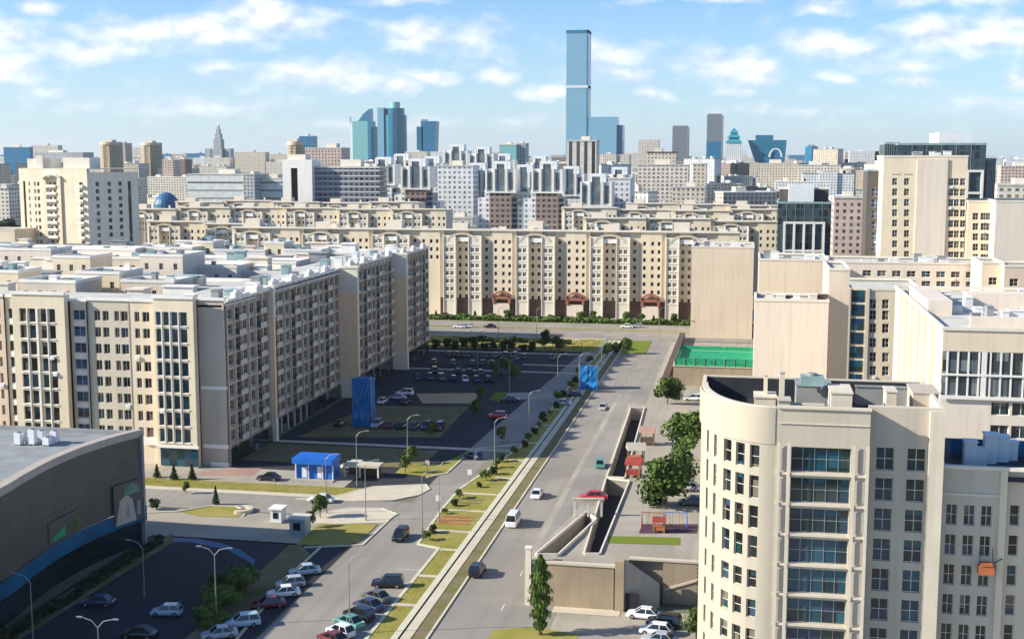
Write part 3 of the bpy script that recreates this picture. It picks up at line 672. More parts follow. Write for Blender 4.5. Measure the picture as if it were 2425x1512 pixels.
# ---- the long side wing along the car park (faces +X), with shaded end fins whose pale peach stands in for sunlight
def side_wing():
    ZT = 32.4; ox, oy = -99.0, 226.0
    t = thing('apartment_block', 'long apartment wing with pale fins and shaded balconies beside the car park', 'apartment block', (ox, oy, 0))
    B = Building(t); wall = MB(); lines = MB(); fin = MB(); finc = MB(); bal = MB(); rail = MB(); cor = MB(); base = MB()
    secs = [(0.2, 22.0, -0.3), (23.0, 72.0, -1.6), (73.2, 115.5, -0.6), (116.8, 150, 1.2)]
    fins = [(22.0, 23.0, -2.6, .9), (72.0, 73.2, -2.6, 3.4), (115.5, 116.8, -2.0, 4.0)]
    zs = [4.6 + i * 3.0 for i in range(9)]
    for si, (ya, yb, x) in enumerate(secs):
        L = yb - ya; n = max(3, round(L / 3.7)); pw = L / n
        O = []
        for i in range(n):
            for z in zs:
                if i % 3 == 1: O.append((i * pw + .5, (i + 1) * pw - .5, z - .1, z + 2.2))
                else: O.append((i * pw + .75, (i + 1) * pw - .75, z + .3, z + 2.1))
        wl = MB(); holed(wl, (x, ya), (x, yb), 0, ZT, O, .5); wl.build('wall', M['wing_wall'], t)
        B.openings((x, ya), (x, yb), [o for o in O], .5, (2, 2, .10), (M['stone_grey'], GL))
        for i in range(n + 1):
            y = ya + i * pw; lines.box(x, x + .35, y - .18, y + .18, 0, ZT)
        for z in zs:
            lines.box(x, x + .18, ya, yb, z - .55, z - .28)
        for i in range(n):
            if i % 3 == 1:
                for z in zs:
                    b = MB(); b.box(x + .36, x + 1.25, ya + i * pw + .25, ya + (i + 1) * pw - .25, z - .3, z - .12); b.box(x + 1.18, x + 1.25, ya + i * pw + .25, ya + (i + 1) * pw - .25, z - .12, z + .85)
                    off = len(bal.v); f0 = len(bal.f); bal.v += b.v; bal.f += [tuple(k + off for k in f) for f in b.f]; bal.m += b.m; bal.uv += b.uv; bal.pc.append((f0, len(bal.f)))
        # scalloped white parapet
        for i in range(n):
            ph = [.5, 1.5, .9][i % 3]
            cor.box(x - .5, x + .55, ya + i * pw + .05, ya + (i + 1) * pw - .05, ZT, ZT + ph)
            if i % 3 == 1: cor.tube((x + .1, ya + (i + .5) * pw, ZT), (x + .1, ya + (i + .5) * pw, ZT + 1.9), .9, .6)
        base.box(x + .05, x + .42, ya, yb, 0.1, 3.4)
    for (ya, yb, xa, xb) in fins:
        f_ = MB(); f_.box(xa, xb, ya, yb, 5.0, 27.0); f_.build('fin', M['fin_sunlit_peach'], t)
        f_ = MB(); f_.box(xa - .1, xb + .1, ya - .12, yb, 27.0, ZT + .4); f_.box(xa - .2, xb + .35, ya - .3, yb + .2, ZT + .4, ZT + 1.0); f_.box(xa, xb + .12, ya - .14, yb + .1, 0, 5.0)
        f_.box(xa - .14, xb + .2, ya - .22, yb, 26.7, 27.1); f_.build('fin_cap', M['ivory'], t)
    # projecting white end portico beyond the third fin foot
    for (y, z1) in ((30, 3.4), (34, 3.4), (38, 3.4), (42, 3.4), (46, 3.4)): lines.box(-1.2, -.9, y, y + .35, 0, z1)
    lines.build('pilaster', M['wing_line'], t); bal.build('balcony', M['wing_line'], t); cor.build('parapet', M['white'], t); base.build('shopfront', GL, t)
    rf = MB(); rf.box(-16, -2.7, -1, 150, ZT - .9, ZT - .5); rf.box(-2.7, -.5, -1, 150, ZT - .9, ZT - .5); rf.box(-2.0, 1.2, 149.4, 150, 0, ZT); rf.box(-16, -2.0, 149.4, 150, 0, ZT); rf.build('roof', M['roof_pale'], t)
    # roof clutter
    for i in range(26):
        y = 2 + i * 5.6 + rnd.uniform(-1, 1); x = rnd.uniform(-12, -4.5); b = MB(); w_ = rnd.uniform(1.2, 2.6); l_ = rnd.uniform(1.2, 3.2); h_ = rnd.uniform(1.0, 2.6)
        b.box(x, x + w_, y, y + l_, ZT - .5, ZT - .5 + h_); b.box(x - .15, x + w_ + .15, y - .15, y + l_ + .15, ZT - .5 + h_, ZT - .35 + h_)
        b.build('vent_housing', M[['white', 'roof_grey', 'teal_roof', 'ac_white'][i % 4]], t)
    B.finish(100, .10); return t
side_wing()

# ---- shopping hall, lower left, dark curved cladding
mk('teal_tile2', (0.12, 0.26, 0.20), rough=.5)
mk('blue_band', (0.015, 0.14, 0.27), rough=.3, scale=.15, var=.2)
mk('hall_glass', (0.015, 0.035, 0.045), rough=.1, spec=.6, scale=.1, var=.3)
def mall():
    pts = [(-93.4, 60), (-93.2, 100), (-93.0, 128), (-93.2, 141), (-94.2, 148), (-95.0, 156), (-94.8, 164), (-93.6, 171), (-91.8, 176.5)]
    ox, oy = -92.0, 176.5
    t = thing('shopping_hall', 'low hall with dark curved metal cladding and pale flat roof in the lower left corner', 'shopping hall', (ox, oy, 0))
    L = [(x - ox, y - oy) for x, y in pts]
    # smooth the outline
    sm = []
    for i in range(len(L) - 1):
        for k in range(4):
            u = k / 4; p0 = L[max(i - 1, 0)]; p1 = L[i]; p2 = L[i + 1]; p3 = L[min(i + 2, len(L) - 1)]
            sm.append(tuple(0.5 * (2 * p1[c] + (p2[c] - p0[c]) * u + (2 * p0[c] - 5 * p1[c] + 4 * p2[c] - p3[c]) * u * u + (-p0[c] + 3 * p1[c] - 3 * p2[c] + p3[c]) * u ** 3) for c in (0, 1)))
    sm.append(L[-1])
    def band(z0, z1, off, mat, name):
        mb = MB(); u = 0
        for a, b in zip(sm[:-1], sm[1:]):
            mb.wallq((a[0] + off, a[1]), (b[0] + off, b[1]), z0, z1, 0, u); u += math.hypot(b[0] - a[0], b[1] - a[1])
        if off == 0: mb.wallq(sm[-1], (-60, sm[-1][1] + 2), z0, z1)
        return mb.build(name, mat, t)
    band(6.2, 17.2, 0, M['dark_clad'], 'wall')
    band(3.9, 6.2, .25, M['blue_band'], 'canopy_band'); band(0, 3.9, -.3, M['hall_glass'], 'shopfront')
    mb = MB()
    for i, (a, b) in enumerate(zip(sm[:-1], sm[1:])):
        mb.prism(ccw([(a[0] - 1.3, a[1]), (a[0] + .1, a[1]), (b[0] + .1, b[1]), (b[0] - 1.3, b[1])]), 17.2, 18.3)
    mb.build('parapet', M['stone_grey'], t)
    mb = MB(); mb.face([(x - 1.2, y, 17.25) for x, y in sm] + [(-70, 2, 17.25), (-70, sm[0][1], 17.25)]); mb.box(-70, -.4, -.2, .5, 16.9, 17.9); mb.build('roof', M['roof_grey'], t)
    for k in range(24):      # vertical joints of the cladding
        i = int(k * (len(sm) - 2) / 24); a = sm[i]
    mb = MB()
    for z in [6.2 + i * 1.1 for i in range(1, 10)]:
        for a, b in zip(sm[:-1], sm[1:]): mb.wallq((a[0] + .02, a[1]), (b[0] + .02, b[1]), z, z + .03)
    mb.build('cladding_joint', M['roof_dark'], t)
    mb = MB(); mb.box(-.25, .35, -.6, 0.0, 0, 17.6); mb.build('corner_post', M['roof_grey'], t)
    # printed panels on the wall
    pa = thing('advert_panel', 'tall grey and green printed panel on the dark hall wall at its right end', 'panel', (ox - 1.55, oy - 6.6, 4.4), R(74))
    mb = MB(); mb.box(0, 6.0, -.1, 0, 0, 6.4); mb.build('board', M['dark_clad'], pa)
    mb = MB(); mb.face([(.3, -.12, .1), (4.6, -.12, .1), (3.9, -.12, 3.6), (2.6, -.12, 4.6), (1.2, -.12, 3.9)]); mb.build('print', M['stone_grey'], pa)
    mb = MB(); mb.face([(2.0, -.13, 4.3), (5.6, -.13, 4.5), (5.3, -.13, 5.4), (3.8, -.13, 6.2), (2.6, -.13, 5.7)]); mb.build('print', M['teal_tile2'], pa)
    mb = MB(); mb.face([(2.4, -.14, 1.2), (3.3, -.14, 1.0), (2.9, -.14, 3.2)]); mb.face([(4.7, -.14, 1.0), (5.5, -.14, .8), (5.6, -.14, 2.9), (4.9, -.14, 3.2)]); mb.build('print', M['roof_grey'], pa)
    pb = thing('advert_panel', 'low green and yellow printed panel on the middle of the dark hall wall', 'panel', (ox - 2.85, oy - 22.5, 6.6), R(90))
    mb = MB(); mb.box(0, 8.5, -.1, 0, 0, 3.0); mb.build('board', M['dark_clad'], pb)
    mb = MB(); mb.face([(.3, -.12, .2), (4.4, -.12, .2), (4.4, -.12, 1.6), (2.4, -.12, 1.2)]); mb.build('print', M['green_net'], pb)
    mb = MB()
    for i in range(6): mb.face([(4.6 + i * .6, -.12, .2), (4.95 + i * .6, -.12, .2), (5.0 + i * .6, -.12, 1.4 + i * .25), (4.7 + i * .6, -.12, 1.4 + i * .25)])
    mb.build('print', M['foliage_young'], pb)
    return t
mall()
def roof_unit(x, y, z, sx, sy, sz, label, cat='roof unit', mat='ac_white', group=None, name='roof_unit'):
    t = thing(name, label, cat, (x, y, z), 0, group)
    mb = MB(); mb.box(-sx / 2, sx / 2, -sy / 2, sy / 2, .25, sz); mb.build('housing', M[mat], t)
    mb = MB(); mb.tube((0, 0, sz), (0, 0, sz + .25), min(sx, sy) * .35, n=12); mb.build('fan', M['roof_grey'], t)
    mb = MB()
    for a in (-1, 1):
        for b in (-1, 1): mb.box(a * sx * .4 - .08, a * sx * .4 + .08, b * sy * .4 - .08, b * sy * .4 + .08, 0, .25)
    mb.build('foot', M['metal'], t); return t
for i, (px, py) in enumerate(((45, 1052), (62, 1048), (78, 1052), (98, 1046), (112, 1054), (130, 1048))):
    x, y = P(px, py, 17.3); roof_unit(x, y, 17.25, 1.0, 1.0, [1.9, 1.4, 2.4, 1.8, 1.3, 1.9][i], ['leftmost', 'second', 'third', 'fourth and tallest', 'fifth and lowest', 'rightmost'][i] + ' white ventilation unit from the left on the low hall roof', group='ventilation units on the hall roof')

# ---- curved tower, lower right
def curved_tower():
    YF = 124.0; ZT = 35.6
    ox = Q(1838, 955, YF)[0]; oy = YF
    t = thing('curved_tower', 'beige residential tower with a rounded corner and a tall glazed bay in the lower right', 'tower', (ox, oy, 0))
    B = Building(t); FH = 3.1
    ztop = Q(1950, 1062, YF)[1]
    xl = lambda px, y=0.0: Q(px, 1100, YF + y)[0] - ox
    rows = [ztop - 2.35 - i * FH for i in range(10)]
    rows = [z for z in rows if z > 1]
    # rounded corner: quarter ellipse from straight left side to the front
    cx, cy, rx, ry = 0.0, 12.5, 7.7, 12.5; N = 48
    arc = [(cx - rx * math.cos(math.pi / 2 * i / N), cy - ry * math.sin(math.pi / 2 * i / N)) for i in range(N + 1)]
    mb = MB(); seg = []
    # cumulative length
    cum = [0]
    for a, b in zip(arc[:-1], arc[1:]): cum.append(cum[-1] + math.hypot(b[0] - a[0], b[1] - a[1]))
    # window columns on the arc picked by picture position
    cols = []
    for px, wv in ((1686, .85), (1704, .9), (1732, 1.0), (1762.6, 1.05), (1802, 1.15)):
        best = min(range(N + 1), key=lambda i: abs(math.degrees(math.atan2(arc[i][0] + ox, arc[i][1] + oy)) - (math.degrees(math.atan((px - CX) / F)) - 10.7)) + (0 if i > 3 else 9))
        cols.append((best, wv))
    isw = [False] * N
    for c_, wv in cols:
        for i in range(N):
            if abs((cum[i] + cum[i + 1]) / 2 - cum[c_]) < wv * .55: isw[i] = True
    wallm = MB(); glass = {}
    i = 0
    while i < N:
        a, b = arc[i], arc[i + 1]
        if not isw[i]:
            wallm.wallq(a, b, 0, ZT, 0, cum[i]); i += 1; continue
        j = i
        while j < N and isw[j]: j += 1
        c_, d_ = arc[i], arc[j]
        O = [(0.02, math.hypot(d_[0] - c_[0], d_[1] - c_[1]) - .02, z, z + (2.35 if k < 4 else 1.9)) for k, z in enumerate(rows)]
        holed(wallm, c_, d_, 0, ZT, O, .3); B.openings(c_, d_, O, .3, (1, 2, .06), (M['tower_trim'], GL)); i = j
    # stone band above the third row of floors, smooth crown
    wallm.build('curved_wall', M['sandstone'], t)
    cr = MB()
    for a, b in zip(arc[:-1], arc[1:]):
        s_ = 1.0 + .012
        cr.wallq((a[0] * 1.02 - .05, a[1] - .06), (b[0] * 1.02 - .05, b[1] - .06), ztop + .25, ZT + .02)
    cr.build('crown_band', M['sandstone'], t)
    # front
    x1 = xl(1862); x2 = xl(2016); x3 = xl(2057); fw = MB()
    gx0, gx1 = xl(1872), xl(2014)
    O = [(gx0, gx1, z - .1, z + 2.45) for z in rows]
    So = [(xl(1845), xl(1862), z + .1, z + 2.3) for z in rows] + [(xl(2030), xl(2049), z + .1, z + 2.3) for z in rows]
    holed(fw, (0, 0), (x3, 0), 0, ZT, O, .55); fw.build('front_wall', M['tower_beige'], t)
    B.openings((0, 0), (x3, 0), O, .55, (5, 2, .05), (M['metal'], GLT), 'bay_window')
    rec = MB()
    for (u0, u1, z0, z1) in So:
        rec.box(u0, u1, -.05, -.003, z0, z1)
    rec.build('recessed_panel', M['stone_grey'], t)
    tr = MB()
    for z in rows: tr.box(xl(1838), x3, -.22, -.004, z - .35, z - .12)
    for px in (1842, 1866, 2020, 2053): tr.box(xl(px) - .16, xl(px) + .16, -.30, -.224, 0, ztop + .5)
    tr.box(.3, x3, -.12, -.003, ztop + 2.4, ztop + 2.46); tr.box(.1, x3 + .1, -.2, .35, ZT, ZT + .25); tr.build('trim', M['tower_trim'], t)
    # recessed right part
    dep = 2.1; x4 = xl(2232, dep); rw = MB()
    wx = [(xl(2073, dep), xl(2116, dep)), (xl(2147, dep), xl(2191, dep))]
    O = [(a - x3, b - x3, z - .05, z + 2.25) for a, b in wx for z in rows]
    holed(rw, (x3, dep), (x4, dep), 0, ZT, O, .4); rw.wallq((x3, 0), (x3, dep), 0, ZT); rw.wallq((x4, dep), (x4, 17.5), 0, ZT)
    rw.build('side_wall', M['tower_beige'], t); rw = MB(); rw.wallq((-rx, 17.5), (-rx, 12.5), 0, ZT); rw.build('back_wall', M['sandstone'], t)
    B.openings((x3, dep), (x4, dep), O, .4, (2, 2, .06), (M['ivory'], GLT))
    pl = MB(); pl.box(xl(2196, dep), x4, dep - .5, dep - .003, 0, ZT - .1); pl.build('pilaster', M['tower_trim'], t)
    # roof behind a parapet
    ins = [(a[0] * .93 + .1, a[1] + .3) for a in arc]
    rf = MB(); rf.face([(x, y, ZT - 2.3) for x, y in ins] + [(x3, .4, ZT - 2.3), (x3, dep + .4, ZT - 2.3), (x4 - .4, dep + .4, ZT - 2.3), (x4 - .4, 17.2, ZT - 2.3), (-rx + .4, 17.2, ZT - 2.3)][::1])
    rf.build('roof', M['roof_dark'], t)
    pr_ = MB(); li = MB()
    for a, b, c_, d_ in zip(arc[:-1], arc[1:], ins[:-1], ins[1:]):
        pr_.prism(ccw([a, b, d_, c_]), ZT, ZT + .12); li.wallq(d_, c_, ZT - 2.3, ZT)
    pr_.box(0.1, x3 - .1, .02, .4, ZT - 2.3, ZT - .01); pr_.box(x3, x4, dep + .02, dep + .4, ZT - 2.3, ZT + .15); pr_.box(-rx, -rx + .4, 12.5, 17.1, ZT - 2.3, ZT + .1); pr_.box(-rx, x4, 17.1, 17.5, ZT - 2.3, ZT + .1); pr_.box(x4 - .4, x4, dep + .4, 17.1, ZT - 2.3, ZT + .12)
    li.box(-rx + .41, x4 - .41, 17.02, 17.09, ZT - 2.3, ZT - .05); li.build('parapet_lining', M['roof_dark'], t)
    pr_.build('parapet', M['tower_trim'], t)
    def rb(pa, pb, ya, yb, h, mat, nm='stair_head', z0=None):
        z0 = ZT - 2.3 if z0 is None else z0
        b = MB(); b.box(xl(pa, ya), xl(pb, ya), ya, yb, z0, z0 + h); b.box(xl(pa, ya) - .1, xl(pb, ya) + .1, ya - .1, yb + .1, z0 + h, z0 + h + .15); return b.build(nm, M[mat], t)
    rb(1782, 1832, 5, 8, 2.3, 'tower_trim'); rb(1838, 1866, 2.5, 4.5, 2.5, 'tower_beige'); rb(1866, 1945, 3.5, 4.5, 1.9, 'tower_beige'); rb(1962, 2012, 5, 10, 3.0, 'tower_trim'); rb(1880, 1962, 11, 15, 2.6, 'roof_grey'); rb(2092, 2116, 9, 12, 2.6, 'tower_trim'); rb(2155, 2215, 10, 15, 2.4, 'tower_beige'); rb(1803, 1812, 6.5, 7.3, 4.4, 'tower_trim', 'chimney'); rb(1840, 1852, 5, 6, 5.0, 'tower_trim', 'chimney'); rb(2020, 2160, 15, 15.4, 2.0, 'roof_grey', 'screen')
    B.finish(); return t
ct = curved_tower()
x, y = P(1922, 900, 36.8); roof_unit(x, y, 36.05, 2.4, 1.6, 1.3, 'blue grey cooling unit on the dark roof of the curved tower', mat='teal_roof')

# ---- lower wing right of the curved tower
def lower_wing():
    YF = 128.0; ox = Q(2232, 1100, YF)[0]; ZT = Q(2300, 1110, YF)[1]
    t = thing('apartment_block', 'lower beige block with triple windows right of the curved tower', 'apartment block', (ox, YF, 0)); B = Building(t)
    xl = lambda px: Q(px, 1250, YF)[0] - ox
    zr = Q(2300, 1244, YF)[1]
    rows = [zr - i * 3.1 for i in range(9) if zr - i * 3.1 > .5]
    W_ = 16.0; xr = xl(2378)
    O = [(a, b, z, z + 2.1) for a, b in ((xl(2238), xl(2264)), (xl(2280), xl(2306)), (xl(2321), xl(2347))) for z in rows]
    mb = MB(); holed(mb, (0, 0), (xr, 0), 0, ZT, O, .35); mb.wallq((0, 18), (0, 0), 0, ZT); mb.build('wall', M['beige'], t); B.openings((0, 0), (xr, 0), O, .35, (2, 2, .06), (M['ivory'], GL))
    mb = MB(); O = [(.6 + k * 2.4, 1.5 + k * 2.4, z, z + 2.1) for k in range(4) for z in rows]
    holed(mb, (xr, .8), (W_, .8), 0, ZT, O, .35); mb.wallq((xr, 0), (xr, .8), 0, ZT); mb.build('wall', M['cream'], t); B.openings((xr, .8), (W_, .8), O, .35, (1, 2, .06), (M['ivory'], GL))
    mb = MB(); mb.box(xl(2362), xl(2378), -.3, -.003, 0, ZT); mb.build('pilaster', M['yellow_cream'], t)
    mb = MB(); mb.box(-.1, W_, -.25, .3, ZT, ZT + .35); mb.box(-.05, xr, -.12, -.003, ZT - 2.7, ZT - 2.5); mb.box(0, .35, .3, 18, ZT - .8, ZT + .3); mb.build('cornice', M['ivory'], t)
    mb = MB(); mb.box(.35, W_, .3, 18, ZT - 1.2, ZT - .8); mb.build('roof', M['roof_dark'], t)
    for k, (px, h) in enumerate(((2292, 2.6), (2322, 1.6), (2350, 3.0), (2385, 2.6), (2412, 1.8))):
        mb = MB(); mb.box(xl(px), xl(px) + 1.2, 4 + k, 5.4 + k, ZT - .8, ZT - .8 + h); mb.box(xl(px) - .1, xl(px) + 1.3, 3.9 + k, 5.5 + k, ZT - .8 + h, ZT - .65 + h); mb.build('chimney', M['ac_white'], t)
    mb = MB(); mb.box(xl(2280), W_, 9.8, 10, ZT - .8, ZT + .9); mb.build('screen', M['reflection_screen_blue'], t)
    B.finish()
    c = thing('facade_cradle', 'bright orange red cradle hanging below a window of the lower beige block', 'cradle', (ox + xl(2335), YF - .8, Q(2335, 1352, YF)[1]))
    mb = MB(); mb.box(-.75, .75, -.35, .35, 0, .9); mb.box(-.55, .55, -.45, .45, .9, 1.15); mb.build('basket', M['orange'], c)
    mb = MB(); mb.tube((-.6, 0, 1.1), (-.6, .3, 2.6), .04); mb.tube((.6, 0, 1.1), (1.6, .5, 1.5), .05); mb.tube((.6, 0, 1.1), (.6, .3, 2.6), .04); mb.build('cable', M['dark_void'], c)
lower_wing()

# ================================================================== RIGHT HAND COMPLEX
def simple_block(name, label, cat, x0, x1, ytop, Y, depth, wall='tan', rows=None, cols=None, ww=1.3, wh=1.9, parapet='ivory', group=None, ybase=None, ypx=None, ztop=None, glass=None, roofm='roof_pale', frame=None, recess=.3, cap=100, style=(2, 2, .07), ph=.5, sideops=False):
    """block whose front (towards the camera) lies on Y; x0, x1, ytop are picture measurements turned into metres"""
    xa, z1 = Q(x0, ytop, Y); xb, _ = Q(x1, ytop, Y); z1 = ztop or z1
    t = thing(name, label, cat, (xa, Y, 0), 0, group); B = Building(t); W_ = xb - xa
    O = []
    if rows and cols:
        for zr in rows:
            zc = Q(x0, zr, Y)[1]
            for c in cols:
                xc = Q(c, zr, Y)[0] - xa; O.append((xc - ww / 2, xc + ww / 2, zc - wh / 2, zc + wh / 2))
    mb = MB()
    if O: holed(mb, (0, 0), (W_, 0), 0, z1, O, recess)
    else: mb.wallq((0, 0), (W_, 0), 0, z1)
    mb.wallq((W_, 0), (W_, depth), 0, z1); mb.wallq((W_, depth), (0, depth), 0, z1)
    if sideops:
        n = int(depth / 3.2); so = [(k * 3.2 + 1, k * 3.2 + 2.4, z[2], z[3]) for k in range(n) for z in (O[::max(1, len(cols or [1]))])]
        holed(mb, (0, depth), (0, 0), 0, z1, so, recess); B.openings((0, depth), (0, 0), so, recess, style, (frame or M['ivory'], glass or GL))
    else: mb.wallq((0, depth), (0, 0), 0, z1)
    mb.build('wall', M[wall], t)
    if O: B.openings((0, 0), (W_, 0), O, recess, style, (frame or M['ivory'], glass or GL))
    mb = MB(); mb.frame_ring(-.12, W_ + .12, -.12, depth + .12, z1 - .02, z1 + ph, .5); mb.build('parapet', M[parapet], t)
    mb = MB(); mb.face([(0.3, .3, z1 - .3), (W_ - .3, .3, z1 - .3), (W_ - .3, depth - .3, z1 - .3), (0.3, depth - .3, z1 - .3)]); mb.build('roof', M[roofm], t)
    B.finish(cap, .10); t['_w'] = W_; t['_z'] = z1
    return t
def clutter(t, n, x0, x1, y0, y1, z, mats=('white', 'ac_white', 'roof_grey'), big=2.5):
    for i in range(n):
        x = rnd.uniform(x0, x1); y = rnd.uniform(y0, y1); w_ = rnd.uniform(.8, big); l_ = rnd.uniform(.8, big); h = rnd.uniform(.7, 2.2)
        mb = MB(); mb.box(x, x + w_, y, y + l_, z, z + h); mb.box(x - .1, x + w_ + .1, y - .1, y + l_ + .1, z + h, z + h + .12); mb.build('vent_housing', M[mats[i % len(mats)]], t)

r1 = [744, 775, 809, 843, 875]
t = simple_block('apartment_block', 'plain windowless tan block standing at the far end of the wide road', 'apartment block', 1638, 1785, 586, 422, 24, 'tan'); clutter(t, 7, 1, 16, 1, 10, t['_z'] - .3)
t = simple_block('apartment_block', 'tall blank tan block directly behind the pale blank block', 'apartment block', 1797, 1960, 616, 338, 22, 'tan'); clutter(t, 6, 1, 15, 1, 10, t['_z'] - .3)
t = simple_block('apartment_block', 'very pale blank block rising just behind the curved tower roof', 'apartment block', 1787, 1962, 712, 252, 12, 'palewall'); clutter(t, 8, 0.5, 13, .6, 3, t['_z'] - .3, ('brown', 'white', 'ivory'))
t = simple_block('apartment_block', 'narrow recessed tan block in the shade right of the pale blank block', 'apartment block', 1962, 2012, 640, 264, 20, 'cream')
t = simple_block('apartment_block', 'tan block with paired windows half in diagonal shade above the curved tower', 'apartment block', 2006, 2186, 686, 300, 26, 'tan', rows=[718] + r1, cols=[2066, 2096, 2132, 2155], ww=1.5, wh=2.2)
mb = MB()
xa = Q(2013, 800, 300)[0] - t.location.x; xb = Q(2044, 800, 300)[0] - t.location.x
for k in range(7): mb.box(xa, xb, -.1, -.004, 7 + k * 3.3, 9.7 + k * 3.3)
mb.build('stair_glass', GLT, t); mb = MB(); mb.box(xa - 1.2, xa - .25, -.45, -.003, 0, 30); mb.box(xb + .25, xb + 1, -.45, -.003, 0, 30); mb.build('pilaster', M['beige'], t)
mb = MB()
for k in range(8): mb.box(8.6 + (0 if k < 2 else 0), 22, -.2, -.003, 27.2, 27.5)
t = simple_block('apartment_block', 'long low tan wing with a row of small square windows under its parapet', 'apartment block', 1966, 2335, 622, 352, 20, 'palewall', rows=[645, 668, 690], cols=[2052 + i * 35 for i in range(8)], ww=2.3, wh=1.6); clutter(t, 12, 8, 40, 1, 12, t['_z'] - .3)
# pilastered white block with upper glass storeys at the right edge
def edge_block():
    Y = 186.0; xa = Q(2232, 800, Y)[0]; t = thing('apartment_block', 'white block with two glazed upper storeys and a broad blank parapet at the right edge', 'apartment block', (xa, Y, 0)); B = Building(t)
    x = lambda p, py=850: Q(p, py, Y)[0] - xa; z = lambda py: Q(2300, py, Y)[1]
    W_ = 30; zt = z(782); mb = MB()
    O = [(x(c) - 1.25, x(c) + 1.25, z(r) - .95, z(r) + .95) for r in (965, 1019) for c in (2374, 2424)] + [(x(2424) + 3.2 + i * 3.4 - 1.25, x(2424) + 3.2 + i * 3.4 + 1.25, z(r) - .95, z(r) + .95) for r in (965, 1019) for i in range(4)]
    holed(mb, (0, 0), (W_, 0), 0, z(940), O, .35); mb.build('wall', M['palewall'], t); B.openings((0, 0), (W_, 0), O, .35, (2, 1, .08), (M['white'], GL))
    mb = MB(); mb.wallq((0, 0), (W_, 0), z(832), zt); mb.wallq((0, 60), (0, 0), 0, zt); mb.build('wall', M['tan'], t)
    mb = MB(); mb.box(.15, W_, -.02, .1, z(940), z(832)); mb.build('curtain_glass', GLG, t)
    mb = MB()
    for p in (2243, 2268, 2293, 2318, 2345, 2370, 2395, 2424): mb.box(x(p) - .12, x(p) + .12, -.14, -.023, z(938), z(833))
    mb.box(x(2330) - .35, x(2330) + .35, -.25, -.145, z(940), z(832)); mb.box(0.1, W_, -.3, -.15, z(887) - .15, z(887) + .15); mb.box(-.1, W_, -.5, -.31, z(944), z(936)); mb.build('mullion', M['white'], t)
    mb = MB()
    for k in range(6): mb.box(-.55, -.003, 8 + k * 8, 9.4 + k * 8, 0, zt + .3)
    mb.build('pilaster', M['yellow_cream'], t)
    mb = MB(); mb.face([(0, 0, zt - .5), (W_, 0, zt - .5), (W_, 60, zt - .5), (0, 60, zt - .5)]); mb.build('roof', M['roof_pale'], t)
    mb = MB(); mb.frame_ring(-.2, W_, -.2, 60, zt - .02, zt + .45, .45); mb.build('parapet', M['ivory'], t)
    mb = MB(); mb.box(.8, 4.5, 22, 46, zt - .5, zt + 1.8); mb.box(5, 18, 8, 9, zt - .5, zt + 1); mb.box(8, 26, 30, 34, zt - .5, zt + 2.3); mb.build('roof_house', M['palewall'], t)
    clutter(t, 22, 5, 20, 10, 50, zt - .5); B.finish()
edge_block()
# yellow tower group
yr = [457 + i * 24.3 for i in range(7)]
t = simple_block('tower_block', 'tall yellow tower with a broad blank pink strip between its window columns', 'tower', 2092, 2292, 372, 395, 20, 'yellow_cream', rows=[430 + i * 24.5 for i in range(8)], cols=[2118, 2146, 2251, 2264, 2279], ww=1.5, wh=2.1)
mb = MB(); a = Q(2168, 480, 395)[0] - t.location.x; b = Q(2240, 480, 395)[0] - t.location.x; mb.box(a, b, -.4, -.003, 0, t['_z'] - .6); mb.build('blank_strip', M['palewall'], t); clutter(t, 8, 1, 22, 1, 10, t['_z'] - .3)
mb = MB()
for c in (2118, 2146): 
    a = Q(c, 480, 395)[0] - t.location.x; mb.box(a - 1.2, a + 1.2, -.12, -.003, Q(c, 412, 395)[1] - .12, Q(c, 412, 395)[1] + .12)
mb.build('sill', M['stone_grey'], t)
t = simple_block('apartment_block', 'lower yellow wing with two window columns attached right of the yellow tower', 'apartment block', 2292, 2358, 478, 393, 20, 'yellow_cream', rows=[512 + i * 24.3 for i in range(5)], cols=[2309, 2328, 2340], ww=1.6, wh=2.1)
t = simple_block('apartment_block', 'pale blank block at the right edge below the distant houses', 'apartment block', 2358, 2470, 478, 385, 20, 'palewall')
# slim grey glass tower left of the yellow one
t = simple_block('office_block', 'slim grey glass office slab with a white window frame, left of the yellow tower', 'office', 2054, 2096, 405, 408, 14, 'dark_clad', rows=[455 + i * 26 for i in range(6)], cols=[2072], ww=2.6, wh=2.6, glass=GLB, parapet='teal_roof', frame=M['white'])
